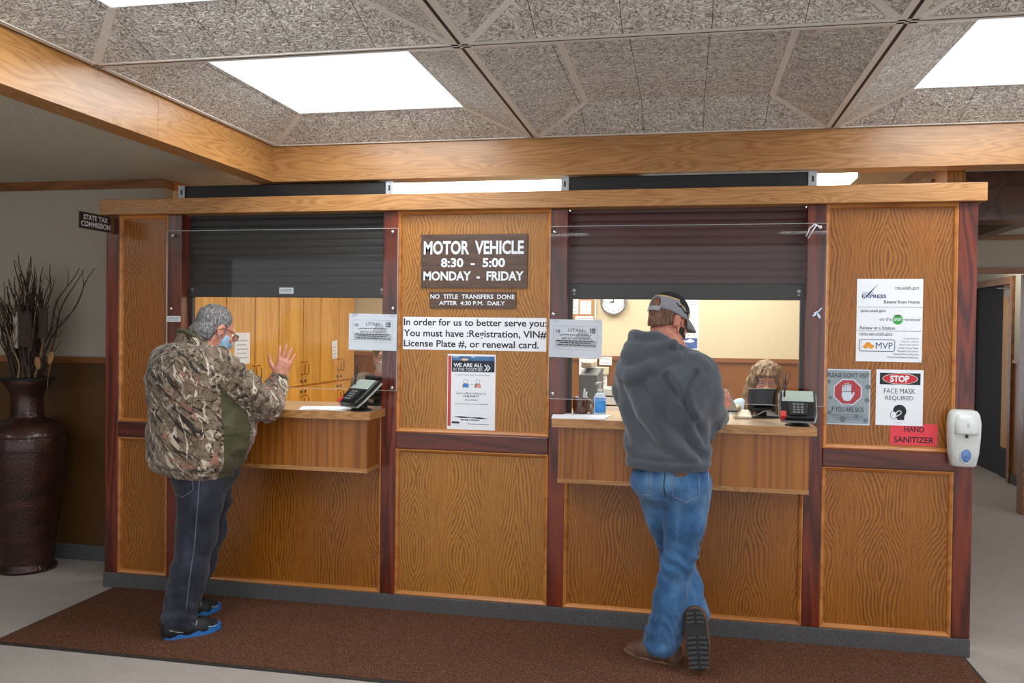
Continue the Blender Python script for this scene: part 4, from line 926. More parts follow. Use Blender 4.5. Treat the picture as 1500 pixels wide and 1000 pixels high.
# ================================================================ PEOPLE
# bodies and clothes: smooth unions of tapered limbs sampled on a grid, surface extracted as one continuous mesh
class Sdf:
    def __init__(s, lo, hi, h):
        s.lo = np.array(lo, float); s.h = h; s.n = np.ceil((np.array(hi)-s.lo)/h).astype(int)+1
        s.D = np.full(s.n, .25, np.float32); s.ax = [s.lo[i]+h*np.arange(s.n[i]) for i in range(3)]
    def box(s, lo, hi, pad):
        i0 = np.clip(np.floor((np.array(lo)-pad-s.lo)/s.h).astype(int), 0, s.n); i1 = np.clip(np.ceil((np.array(hi)+pad-s.lo)/s.h).astype(int)+1, 0, s.n)
        sl = tuple(slice(a, b) for a, b in zip(i0, i1))
        if any(a >= b for a, b in zip(i0, i1)): return None, None
        return sl, (s.ax[0][sl[0]][:, None, None], s.ax[1][sl[1]][None, :, None], s.ax[2][sl[2]][None, None, :])
    def put(s, sl, d, k, op):
        D = s.D[sl]
        if op == '+':
            if k <= 0: s.D[sl] = np.minimum(D, d)
            else: q = np.clip(.5+.5*(D-d)/k, 0, 1); s.D[sl] = D*(1-q)+d*q-k*q*(1-q)
        else:
            d = -d
            if k <= 0: s.D[sl] = np.maximum(D, d)
            else: q = np.clip(.5-.5*(D-d)/k, 0, 1); s.D[sl] = D*(1-q)+d*q+k*q*(1-q)
    def cone(s, a, b, ra, rb, k=.03, flat=None, op='+'):
        a, b = np.array(a, float), np.array(b, float); R = max(ra, rb)*(max(1, flat[1]) if flat else 1)
        sl, P = s.box(np.minimum(a, b)-R, np.maximum(a, b)+R, k+3*s.h)
        if sl is None: return
        d = b-a; L = d@d+1e-12
        t = np.clip(((P[0]-a[0])*d[0]+(P[1]-a[1])*d[1]+(P[2]-a[2])*d[2])/L, 0, 1)
        v = [P[i]-a[i]-t*d[i] for i in range(3)]
        if flat:
            n = np.array(flat[0], float); n = n/np.linalg.norm(n); dt = v[0]*n[0]+v[1]*n[1]+v[2]*n[2]; f = 1/flat[1]-1
            v = [v[i]+n[i]*dt*f for i in range(3)]
        s.put(sl, np.sqrt(v[0]**2+v[1]**2+v[2]**2)-(ra+(rb-ra)*t), k, op)
    def ell(s, c, r, R=None, k=.03, op='+'):
        c = np.array(c, float); r = np.array(r, float); m = r.max()
        sl, P = s.box(c-m, c+m, k+3*s.h)
        if sl is None: return
        q = [P[i]-c[i] for i in range(3)]
        if R is not None:
            R = np.array(R); q = [q[0]*R[0, i]+q[1]*R[1, i]+q[2]*R[2, i] for i in range(3)]
        k0 = np.sqrt(sum((q[i]/r[i])**2 for i in range(3))); k1 = np.sqrt(sum((q[i]/r[i]**2)**2 for i in range(3)))+1e-9
        s.put(sl, k0*(k0-1)/k1, k, op)
    def chain(s, pts, rs, k=.03, flat=None):
        for a, b, ra, rb in zip(pts, pts[1:], rs, rs[1:]): s.cone(a, b, ra, rb, k, flat)
    def cut(s, p, n, k=.0):
        """keep the side n points away from"""
        p = np.array(p, float); n = np.array(n, float); n = n/np.linalg.norm(n)
        d = (s.ax[0][:, None, None]-p[0])*n[0]+(s.ax[1][None, :, None]-p[1])*n[1]+(s.ax[2][None, None, :]-p[2])*n[2]
        if k <= 0: s.D = np.maximum(s.D, d.astype(np.float32))
        else: q = np.clip(.5-.5*(s.D-d)/k, 0, 1); s.D = (s.D*(1-q)+d*q+k*q*(1-q)).astype(np.float32)
    def mesh(s, name, fn=None):
        D = s.D; inside = D < 0; nx, ny, nz = s.n
        cnt = np.zeros((nx-1, ny-1, nz-1), np.int8)
        cs = [(i, j, k) for i in (0, 1) for j in (0, 1) for k in (0, 1)]
        for i, j, k in cs: cnt += inside[i:nx-1+i, j:ny-1+j, k:nz-1+k]
        act = np.argwhere((cnt > 0) & (cnt < 8)); idx = np.full(cnt.shape, -1, np.int32); idx[tuple(act.T)] = np.arange(len(act))
        val = np.stack([D[act[:, 0]+i, act[:, 1]+j, act[:, 2]+k] for i, j, k in cs], 1)
        acc = np.zeros((len(act), 3)); num = np.zeros(len(act)); ca = np.array(cs, float)
        for a in range(8):
            for b in range(a+1, 8):
                if abs(ca[a]-ca[b]).sum() != 1: continue
                m = (val[:, a] < 0) != (val[:, b] < 0); t = val[m, a]/(val[m, a]-val[m, b])
                acc[m] += ca[a]+t[:, None]*(ca[b]-ca[a]); num[m] += 1
        V = s.lo+s.h*(act+acc/num[:, None]); F = []
        for ax in range(3):
            o1, o2 = [(1, 2), (2, 0), (0, 1)][ax]
            A = [slice(None)]*3; Bq = [slice(None)]*3; A[ax] = slice(0, -1); Bq[ax] = slice(1, None)
            sa, sb = inside[tuple(A)], inside[tuple(Bq)]; e = np.argwhere(sa != sb)
            e = e[(e[:, o1] > 0) & (e[:, o2] > 0) & (e[:, o1] < s.n[o1]-1) & (e[:, o2] < s.n[o2]-1)]
            ins = sa[tuple(e.T)]
            def c(d1, d2): q = e.copy(); q[:, o1] -= d1; q[:, o2] -= d2; return idx[tuple(q.T)]
            quad_ = np.stack([c(1, 1), c(0, 1), c(0, 0), c(1, 0)], 1); quad_[~ins] = quad_[~ins][:, ::-1]; F.append(quad_)
        F = np.concatenate(F)
        me = bpy.data.meshes.new(name); me.vertices.add(len(V)); me.loops.add(F.size); me.polygons.add(len(F))
        me.vertices.foreach_set('co', V.ravel()); me.loops.foreach_set('vertex_index', F.ravel().astype(np.int32))
        me.polygons.foreach_set('loop_start', np.arange(0, F.size, 4, dtype=np.int32)); me.update(calc_edges=True)
        if fn is not None:
            no = np.zeros(len(V)*3); me.vertices.foreach_get('normal', no); no = no.reshape(-1, 3)
            V = V+no*fn(V)[:, None]; me.vertices.foreach_set('co', V.ravel()); me.update()
        me.polygons.foreach_set('use_smooth', np.ones(len(F), bool)); return me
def nz(V, sc, seed=0.):
    """noise at every row of V after scaling by sc"""
    sc = np.array(sc, float); return np.array([mnoise.noise(Vector(v*sc+seed)) for v in V])
def nv(*a): return np.array(a, float)
def unit(v): v = np.array(v, float); return v/np.linalg.norm(v)

def frame(az, pitch=0., roll=0.):
    """columns right, forward, up; az turns from +Y towards +X, pitch nods down"""
    R = Matrix.Rotation(-az, 3, 'Z') @ Matrix.Rotation(-pitch, 3, 'X') @ Matrix.Rotation(roll, 3, 'Y')
    return np.array(R)
def head_sdf(s, c, R, neck, k=1.):
    c = np.array(c, float); L = lambda x, y, z: c+R@nv(x, y, z)*k
    s.ell(L(0, -.012, .035), nv(.076, .098, .088)*k, R, .02); s.ell(L(0, .03, -.03), nv(.060, .066, .084)*k, R, .03)
    s.ell(L(0, .045, -.088), nv(.042, .044, .032)*k, R, .03)
    s.cone(L(0, -.02, -.06), neck, .056*k, .066*k, .03)
    s.cone(L(-.035, .085, .022), L(.035, .085, .022), .012*k, .012*k, .02)
    for x in (-.033, .033): s.ell(L(x, .1, .002), nv(.017, .016, .012)*k, R, .015, '-'); s.ell(L(x*1.3, .07, -.03), nv(.022, .02, .02)*k, R, .02)
    s.cone(L(0, .092, .008), L(0, .112, -.034), .008*k, .013*k, .012); 
    for x in (-.011, .011): s.ell(L(x, .1, -.038), nv(.009, .012, .008)*k, R, .01)
    s.cone(L(-.02, .089, -.066), L(.02, .089, -.066), .008*k, .008*k, .008); s.cone(L(-.018, .088, -.078), L(.018, .088, -.078), .008*k, .008*k, .008)
    for x in (-1, 1):
        s.ell(L(.076*x, -.012, -.008), nv(.011, .021, .034)*k, R, .008); s.ell(L(.088*x, -.006, -.004), nv(.006, .011, .018)*k, R, .005, '-')
    return L
def hand_sdf(s, w, y, z, thumb, curls, spread=.12, k=1., tcurl=.2):
    """w wrist, y towards the fingers, z out of the back of the hand, thumb +1/-1 along y x z; curls per finger (index..little), radians per joint"""
    w = np.array(w, float); y = unit(y); z = unit(np.array(z)-y*(np.array(z)@y)); x = np.cross(y, z)*thumb
    P = lambda a, b, c: w+(x*a+y*b+z*c)*k
    kn = [(.029, .088), (.010, .093), (-.010, .089), (-.028, .080)]
    for a, b in kn: s.cone(P(a*.55, .0, 0), P(a, b, .002), .019*k, .0125*k, .018)
    s.cone(P(.022, .015, -.006), P(.034, .05, -.008), .02*k, .014*k, .016)
    lens = [(.040, .025, .020), (.045, .029, .021), (.042, .027, .021), (.033, .021, .019)]
    for i, ((a, b), ls) in enumerate(zip(kn, lens)):
        p = P(a, b, .002); an = 0; sp = spread*(1.5-i)
        fy = unit(y*math.cos(sp)+x*math.sin(sp)); r = .0095 if i < 3 else .0082
        for j, l in enumerate(ls):
            an += curls[i]*(.8 if j == 0 else 1); d = fy*math.cos(an)-z*math.sin(an); q = p+d*l*k
            s.cone(p, q, r*k*(1-.1*j), r*k*(.92-.1*j), .005 if j else .01); p = q
    p = P(.034, .035, -.008); d1 = unit(x*.8+y*.62-z*.25); q = p+d1*.040*k; s.cone(p, q, .014*k, .011*k, .012)
    d2 = unit(x*(.55-tcurl)+y*.85-z*(.2+tcurl*.8)); q2 = q+d2*.032*k; s.cone(q, q2, .0108*k, .0095*k, .006); s.cone(q2, q2+unit(d2-z*tcurl*.6)*.022*k, .0095*k, .008*k, .004)
def shoe_sdf(s, heel, d, up, L=.29, w=.052, h=.075):
    """heel = point under the heel's back, d heading, up the sole's normal"""
    heel = np.array(heel, float); d = unit(d); up = unit(up); x = np.cross(d, up)
    g = w/.052; P = lambda a, b, c: heel+x*a+d*b*L+up*c
    s.chain([P(0, .13, .045), P(0, .4, .048), P(-.0, .66, .038), P(0, .86, .030)], [.045*g, .046*g, .044*g, .034*g], .03, (x, 1.12))
    s.cone(P(0, .17, .06), P(0, .2, h+.02), .043*g, .046*g, .03); s.cone(P(0, .25, .085), P(0, .6, .045), .036*g, .034*g, .03)
    return P
def sole_mesh(name, P, mat, parent, z0=0., z1=.022, wid=.05, lift=.01):
    b = B(); out = []
    for t in np.linspace(0, 1, 40, endpoint=False):
        a = 2*math.pi*t; u = .5-.5*math.cos(a); wv = wid*(.86+.2*math.sin(math.pi*min(1, u*1.05))-.12*(abs(u-.42) < .2)*math.cos((u-.42)/.2*math.pi/2))*abs(math.sin(a))**.45*math.copysign(1, math.sin(a))
        out.append((wv, .01+.99*u))
    rows = []
    for c, g in ((z0, .97), (z0+.004, 1.), (z1, 1.0), (z1+.003, .95)):
        rows.append([b.verts.new(P(a*g, .5+(u-.5)*g, c+lift*max(0, u-.72)*2.4)) for a, u in out])
    for p, q in zip(rows, rows[1:]):
        for k in range(40): b.faces.new((p[k], p[(k+1) % 40], q[(k+1) % 40], q[k]))
    b.faces.new(rows[0]); b.faces.new(rows[-1]); return obj(name, b, mat, parent, smooth=False)

def cloth_mat(name, a, b_, scale=900, rough=.9, fold=.35, foldscale=(14, 14, 5), sheen=.3):
    t = NT(name); f = t.noise(t.pos(), scale, 2); g = t.noise(t.pos(), 9, 3)
    c = t.ramp(f, [(.3, lin(a)), (.7, lin(b_))]); c = t.mix(.5, c, t.ramp(g, [(.35, (.72, .72, .72, 1)), (.65, (1.1, 1.1, 1.1, 1))]), 'MULTIPLY')
    t.col(c); t.pr(rough, 0, .2, 0, sheen); h = t.noise(t.pos(foldscale), 1, 2, .5, .6); t.bump(h, fold, .02); return t.m
def denim(name, dark, mid, light):
    t = NT(name); w = t.noise(t.pos((700, 700, 240)), 1, 2); g = t.noise(t.pos((7, 7, 4)), 1, 4, .6)
    c = t.ramp(t.math('ADD', t.math('MULTIPLY', g, .75), t.math('MULTIPLY', w, .25)), [(.32, lin(dark)), (.5, lin(mid)), (.68, lin(light))])
    t.col(c); t.pr(.85, 0, .2, 0, .15); t.bump(t.noise(t.pos((16, 16, 9)), 1, 3, .5, .8), .35, .02); return t.m
def skin_mat(name, a, b_):
    t = NT(name); g = t.noise(t.pos(), 45, 4); t.col(t.ramp(g, [(.35, lin(a)), (.65, lin(b_))])); t.pr(.5, 0, .4)
    t.b.inputs['Subsurface Weight'].default_value = .08; t.b.inputs['Subsurface Radius'].default_value = (.02, .008, .004); t.bump(t.noise(t.pos(), 260, 2), .08, .002); return t.m
def hair_mat(name, a, b_, c_, sc=(120, 120, 14)):
    t = NT(name); g = t.noise(t.pos(sc), 1, 3, .6, .5); t.col(t.ramp(g, [(.3, lin(a)), (.5, lin(b_)), (.7, lin(c_))])); t.pr(.45, 0, .4); t.bump(g, .6, .01); return t.m
M['skin_old'] = skin_mat('skin_ruddy', (186, 118, 96), (214, 152, 128))
M['skin_b'] = skin_mat('skin_tan', (180, 112, 92), (206, 140, 118))
M['skin_f'] = skin_mat('skin_fair', (216, 164, 142), (234, 186, 164))
M['jean_dark'] = denim('dark_denim', (26, 29, 38), (42, 46, 58), (68, 73, 86))
M['jean_blue'] = denim('blue_denim', (34, 66, 104), (58, 98, 142), (98, 138, 176))
M['hoodie'] = cloth_mat('charcoal_fleece', (62, 68, 76), (88, 94, 102), 500, .95, .3, (10, 10, 6))
M['olive'] = cloth_mat('olive_nylon', (64, 62, 42), (84, 82, 58), 300, .6, .5, (10, 10, 22), .1)

def camo():
    t = NT('bark_camouflage'); P_ = t.pos(rot=(.25, .35, .5)); P2_ = t.pos(rot=(-.3, .15, -.6))
    base = t.ramp(t.noise(P_, 9, 4, .6, 1.2), [(.30, lin((74, 62, 52))), (.44, lin((132, 114, 96))), (.54, lin((104, 88, 72))), (.64, lin((158, 142, 124)))])
    def streak(rot, sc, lo, hi, d=1.5): return t.ramp(t.noise(t.pos(sc, rot), 1, 3, .55, d), [(lo, (0, 0, 0, 1)), (hi, (1, 1, 1, 1))])
    c = t.mix(streak((0, .80, 0), (27, 18, 3.2), .55, .585), base, lin((46, 38, 32)))
    c = t.mix(streak((.2, .62, .1), (25, 18, 3), .58, .615), c, lin((192, 178, 160)))
    c = t.mix(streak((0, 1.0, .2), (44, 30, 4), .60, .63, .8), c, lin((56, 46, 40)))
    c = t.mix(streak((.3, .9, .9), (9, 9, 4), .64, .67, .8), c, lin((150, 102, 86)))
    c = t.mix(streak((0, -.55, 0), (26, 26, 2.4), .635, .66), c, lin((42, 35, 30)))
    c = t.mix(streak((0, .25, 0), (20, 20, 6), .655, .69), c, lin((214, 204, 188)))
    c = t.mix(streak((0, -.2, 0), (70, 70, 5), .62, .65), c, lin((70, 60, 52)))
    t.col(c); t.pr(.8, 0, .25, 0, .2); t.bump(t.noise(t.pos((11, 11, 20)), 1, 3, .5, .8), .5, .025); return t.m
M['camo'] = camo()

def facegroup(me, fn):
    """second material on faces where fn(centres) is true"""
    c = np.zeros(len(me.polygons)*3); me.polygons.foreach_get('center', c); m = fn(c.reshape(-1, 3)).astype(np.int32); me.polygons.foreach_set('material_index', m)
def segd(V, a, b):
    a, b = np.array(a), np.array(b); d = b-a; t = np.clip(((V-a)@d)/(d@d), 0, 1); return np.linalg.norm(V-a-t[:, None]*d, axis=1)

def glasses(L, parent, mat='black', hooks=(-1, 1), lens=True):
    b = B()
    for x in (-.034, .034): tube(b, [L(x+.026*math.cos(a), .112, -.002+.018*math.sin(a)) for a in np.linspace(0, 2*math.pi, 20, endpoint=False)], .0016, 6, closed=True)
    tube(b, [L(-.009, .113, .004), L(0, .116, .006), L(.009, .113, .004)], .0016, 6)
    for x in hooks: tube(b, [L(.060*x, .112, .004), L(.074*x, .09, .004), L(.083*x, .02, .006), L(.086*x, -.01, .0), L(.084*x, -.03, -.015)], .0018, 6)
    g = obj('spectacles', b, mat, parent, smooth=True)
    if lens:
        for x in (-.034, .034):
            b = B(); f = b.faces.new([b.verts.new(L(x+.025*math.cos(a), .1115, -.002+.017*math.sin(a))) for a in np.linspace(0, 2*math.pi, 20, endpoint=False)]); obj('spectacle_lens', b, 'glasses_lens', g)
    return g
def eyes(L, parent, k=1.):
    for x in (-.033, .033):
        b = B(); ball(b, L(x, .082, .002), .0122*k, 14, 10); e = obj('eye', b, plain('eye_white', (226, 222, 216), .2), parent, smooth=True)
        b = B(); ball(b, L(x, .0895, .001), .0062*k, 12, 8); obj('iris', b, plain('iris', (56, 60, 66), .15), e, smooth=True)
def mask(L, R, parent, mat, h=.011):
    s = Sdf(L(-.11, 0, -.13).min()*0+np.array(L(0, .05, -.05))-.13, np.array(L(0, .05, -.05))+.13, .004)
    s.ell(L(0, .03, -.03), nv(.060, .066, .084)+h, R, .0); s.ell(L(0, .045, -.088), nv(.042, .044, .032)+h, R, .03); s.cone(L(0, .085, -.02), L(0, .108, -.04), .016, .022, .03)
    s.cut(L(0, 0, -.014), R@nv(0, .1, 1)); s.cut(L(0, .034, 0), R@nv(0, -1, .15)); o = new_obj('face_mask', s.mesh('face_mask'), mat, parent)
    b = B()
    for x in (-1, 1):
        for z0, z1 in ((-.02, .022), (-.085, -.03)): tube(b, [L(.058*x, .048, z0), L(.074*x, .01, (z0+z1)/2+.0), L(.083*x, -.022, z1)], .0017, 5)
    obj('ear_loop', b, mat, o, smooth=True); return o

# ---------------------------------------------------------------- elderly man, left window
def elderly_man():
    az = math.radians(16); Rb = frame(az); R_, F_ = Rb[:, 0], Rb[:, 1]; U_ = nv(0, 0, 1)
    O = nv(-2.505, -.56, 0); Q = lambda x, y, z: O+R_*x+F_*y+U_*z
    hR = Q(.095, -.02, .88); hL = hR+nv(-.065, .165, 0); PC = (hR+hL)/2*nv(1, 1, 0)
    aR, aL = nv(-2.515, -.655, .11), nv(-2.650, -.40, .11); kR, kL = (hR+aR)/2+F_*.03+nv(0, 0, .02), (hL+aL)/2+F_*.03+nv(.035, .0, .0)
    shR, shL = Q(.185, -.01, 1.40), Q(-.19, .0, 1.41)
    elR, wrR = nv(-2.185, -.36, 1.165), nv(-2.228, -.165, 1.295)
    elR = nv(-2.20, -.36, 1.165)
    elL, wrL = Q(-.27, .24, 1.17), Q(-.05, .34, 1.20)
    nk = Q(0, .02, 1.47); hc = nv(-2.44, -.475, 1.578); Rh = frame(math.radians(27), math.radians(24))
    s = Sdf(nv(-2.95, -1.0, -.02), nv(-1.9, .1, 1.80), .0048)
    L = head_sdf(s, hc, Rh, nk)
    s.cone(Q(0, 0, .92), Q(0, -.02, 1.32), .155, .15, .05, (R_, 1.25)); s.ell(Q(0, .08, 1.06), (.2, .19, .18), Rb, .05); s.cone(shL, shR, .07, .07, .06)
    for sh, el, wr in ((shR, elR, wrR), (shL, elL, wrL)): s.chain([sh, el, wr], [.056, .042, .030], .03)
    for h, k_, a in ((hR, kR, aR), (hL, kL, aL)): s.chain([h, k_, a], [.09, .058, .042], .04)
    hdR = unit(nv(.25, .10, 1)); 
    hand_sdf(s, wrR+hdR*.012, hdR, nv(.40, -.9, .05), -1, (.10, .12, .16, .20), .13, 1.02, .05)
    hand_sdf(s, wrL+R_*.01, unit(R_*.9+F_*.4), nv(0, 0, 1), 1, (.2, .25, .3, .3), .06)
    dR, dL = unit(nv(.70, .71, 0)), unit(nv(.52, .85, 0))
    PR = shoe_sdf(s, aR-dR*.075-nv(0, 0, .10), dR, U_, 0.26, .036, .05); PL = shoe_sdf(s, aL-dL*.075-nv(0, 0, .10), dL, U_, 0.26, .036, .05)
    p = new_obj('person', s.mesh('person'), 'skin_old')
    tag(p, 'elderly man in bark camouflage jacket and dark jeans, hand raised at left window', 'person')
    # jacket
    s = Sdf(nv(-2.95, -1.0, .75), nv(-1.95, .1, 1.62), .0055)
    s.cone(Q(0, .0, .93), Q(0, -.03, 1.30), .205, .175, .05, (R_, 1.28)); s.ell(Q(0, .08, 1.05), (.27, .25, .23), Rb, .06)
    s.ell(Q(0, -.075, 1.30), (.215, .14, .17), Rb, .06); s.ell(Q(-.03, -.05, 1.41), (.17, .10, .07), Rb, .06); s.cone(Q(-.165, -.01, 1.395), Q(.165, -.015, 1.39), .088, .088, .07)
    s.cone(Q(0, -.03, 1.42), Q(0, .0, 1.48), .10, .078, .05)
    s.chain([shR+nv(0, 0, -.005), (shR+elR)/2+nv(.0, -.01, -.005), elR, (elR+wrR)/2, wrR-unit(wrR-elR)*.005], [.088, .084, .074, .062, .050], .035)
    s.chain([shL, elL, wrL], [.088, .074, .055], .035)
    s.cone(wrR-unit(wrR-elR)*.03, wrR+unit(wrR-elR)*.06, .038, .036, .008, None, '-')
    for a in np.linspace(0, 2*math.pi, 14, endpoint=False):   # stand collar
        c = nk+Rh[:, 0]*.075*math.cos(a)+Rh[:, 1]*.085*math.sin(a)-F_*.01; s.cone(c-U_*.05, c+U_*(.026-.026*math.sin(a)), .024, .017, .02)
    s.cone(nk+nv(0, 0, .02), nk+nv(0, 0, .12), .05, .06, .01, None, '-')
    s.cut(Q(0, 0, .838), nv(-.10, .05, -1)); s.cone(Q(0, .03, .80), Q(0, .03, .85), .15, .14, .01, (R_, 1.3), '-')
    def wr_(V):
        d = nz(V, (9, 9, 16), 3.1)*.010+nz(V, (22, 22, 30), 1.7)*.004
        se = np.minimum(segd(V, shR, elR), segd(V, elR, wrR)); t = (V-elR)@unit(shR-elR)
        d += np.where(se < .10, .006*np.sin(t*95+4*nz(V, (8, 8, 8))), 0)
        hem = np.exp(-((V[:, 2]-.868+.10*(V[:, 0]+2.5))/.010)**2)*-.008; return d+hem
    me = s.mesh('jacket', wr_); me.materials.append(M['camo']); me.materials.append(M['olive'])
    def olive(c):
        x = (c-O)@R_; y = (c-O)@F_; arm = np.minimum(segd(c, shR+nv(0, 0, -.02), elR), segd(c, elR, wrR))
        return ((x > .12) & (y > -.045) & (y < .13) & (c[:, 2] < 1.30) & (arm > .104)) | (np.linalg.norm(c-nk, axis=1) < 0)
    facegroup(me, olive); j = new_obj('jacket', me, None, p)
    b = B()
    ax_ = unit(wrR-elR); e1 = unit(np.cross(ax_, U_)); e2 = np.cross(ax_, e1); c0 = wrR-ax_*.012
    tube(b, [c0+(e1*math.cos(a)+e2*math.sin(a))*.047 for a in np.linspace(0, 2*math.pi, 28, endpoint=False)], .010, 8, closed=True); obj('cuff', b, 'olive', j, smooth=True)
    b = B(); tube(b, [c0-ax_*(.03+.025*math.sin(a*3))+(e1*math.cos(a)+e2*math.sin(a))*(.055) for a in np.linspace(2.4, 4.6, 12)], .0055, 6); obj('orange_trim', b, plain('orange_print', (190, 96, 44), .7), j, smooth=True)
    # collar lining
    b = B(); tube(b, [nk+Rh[:, 0]*.083*math.cos(a)+Rh[:, 1]*.092*math.sin(a)-F_*.012+U_*(.034-.028*math.sin(a)) for a in np.linspace(0, 2*math.pi, 30, endpoint=False)], .013, 8, closed=True); obj('collar', b, 'olive', j, smooth=True)
    # jeans
    s = Sdf(nv(-2.95, -1.0, .04), nv(-2.1, .05, 1.0), .0055)
    s.cone(PC+U_*.96, PC+U_*.86, .165, .160, .04, (R_, 1.05)); s.ell(PC+U_*.85-F_*.04, (.15, .14, .11), Rb, .05)
    for h, k_, a in ((hR, kR, aR), (hL, kL, aL)): s.chain([h, (h+k_)/2, k_, (k_+a)/2, a+nv(0, 0, .0)-F_*.008], [.122, .112, .097, .088, .082], .04)
    s.cut(nv(0, 0, .060), nv(0, 0, -1)); s.cone(aR-nv(0, 0, .08), aR, .05, .05, .01, None, '-'); s.cone(aL-nv(0, 0, .08), aL, .05, .05, .01, None, '-')
    def wj(V):
        z = V[:, 2]; d = nz(V, (8, 8, 11), 2.2)*.012+nz(V, (20, 20, 26), 5.)*.004
        low = np.clip((.30-z)/.2, 0, 1); return d+low*.004*np.sin(z*110+9*nz(V, (9, 9, 3)))
    jn = new_obj('jeans', s.mesh('jeans', wj), 'jean_dark', p)
    bpy.context.evaluated_depsgraph_get().update(); dv = Vector((-.50, .86, -.08)).normalized()
    def hit(x, z):
        o_ = Vector((x, -.7, z))-dv*.6; ok, loc, nr, _ = jn.ray_cast(o_, dv); return loc+nr*.002 if ok else None
    for pts, closed, nm in (([(-2.548, .865), (-2.425, .86), (-2.42, .77), (-2.478, .73), (-2.545, .75)], True, 'back_pocket'), ([(-2.385, .84), (-2.395, .70), (-2.41, .5), (-2.44, .3), (-2.46, .12)], False, 'side_seam')):
        q = [hit(x0+(x1-x0)*t, z0+(z1-z0)*t) for (x0, z0), (x1, z1) in zip(pts, pts[1:]+(pts[:1] if closed else [])) for t in np.linspace(0, 1, 7)[:-1]]
        q = [v for v in q if v is not None]
        if len(q) > 5: b = B(); tube(b, q, .0024, 5, closed=closed); obj(nm, b, 'ink_grey', jn, smooth=True)
    # shoes
    for P_, d, a in ((PR, dR, aR), (PL, dL, aL)):
        h0 = a-d*.085-nv(0, 0, .11); s = Sdf(h0-.12, h0+nv(.4, .4, .22), .0045); PP = shoe_sdf(s, h0, d, U_, .285, .052, .08); s.cut(h0+nv(0, 0, .012), nv(0, 0, -1)); s.cut(h0+nv(0, 0, .105), nv(0, 0, 1))
        sh = new_obj('shoe', s.mesh('shoe'), plain('black_shoe_mesh', (26, 28, 32), .6, grain=.3), p)
        sole_mesh('sole', PP, plain('blue_foam', (40, 110, 178), .55), sh, .004, .036, .056, .014); sole_mesh('outsole', PP, 'black_m', sh, -.001, .005, .052, .012)
        x = np.cross(d, U_); b = B()
        for k_ in range(3): tube(b, [PP(.053, .36+.06*k_, .05), PP(.050, .42+.055*k_, .072), PP(.044, .40+.07*k_, .088)], .0026, 5)
        tube(b, [PP(.050, .08, .06), PP(.054, .22, .045), PP(.054, .3, .04)], .0028, 5); tube(b, [PP(.048, .62, .06), PP(.05, .75, .045), PP(.044, .88, .04)], .0026, 5)
        obj('side_stripe', b, plain('silver_trim', (176, 180, 184), .3), sh, smooth=True)
        b = B()
        for k_ in range(4): tube(b, [PP(-.022, .42+.06*k_, .098-.012*k_), PP(0, .43+.06*k_, .104-.012*k_), PP(.022, .42+.06*k_, .098-.012*k_)], .0028, 6)
        obj('laces', b, 'ink_grey', sh, smooth=True)
    # hair: thinning grey, longer at the nape
    s = Sdf(hc-.16, hc+.17, .0036)
    s.ell(L(0, -.016, .036), (.0815, .103, .0925), Rh, .0); s.cone(L(-.03, -.07, -.05), L(.03, -.07, -.05), .048, .048, .03)
    s.cut(L(0, .045, .03), Rh@nv(0, 1, .25)); s.cut(L(0, 0, -.088), Rh@nv(0, .75, -1)); 
    for x in (-1, 1): s.ell(L(.085*x, -.002, -.02), (.03, .026, .045), Rh, .01, '-'); s.ell(L(.06*x, .075, .0), (.05, .05, .06), Rh, .01, '-')
    hr = new_obj('hair', s.mesh('hair', lambda V: nz(V, (60, 60, 24), 1.)*.003+nz(V, (130, 130, 50), 4.)*.003), hair_mat('grey_hair', (62, 60, 60), (112, 110, 110), (166, 164, 162), (190, 70, 60)), p)
    glasses(L, p); mask(L, Rh, p, plain('pale_blue_mask', (150, 188, 220), .7)); eyes(L, p)
elderly_man()

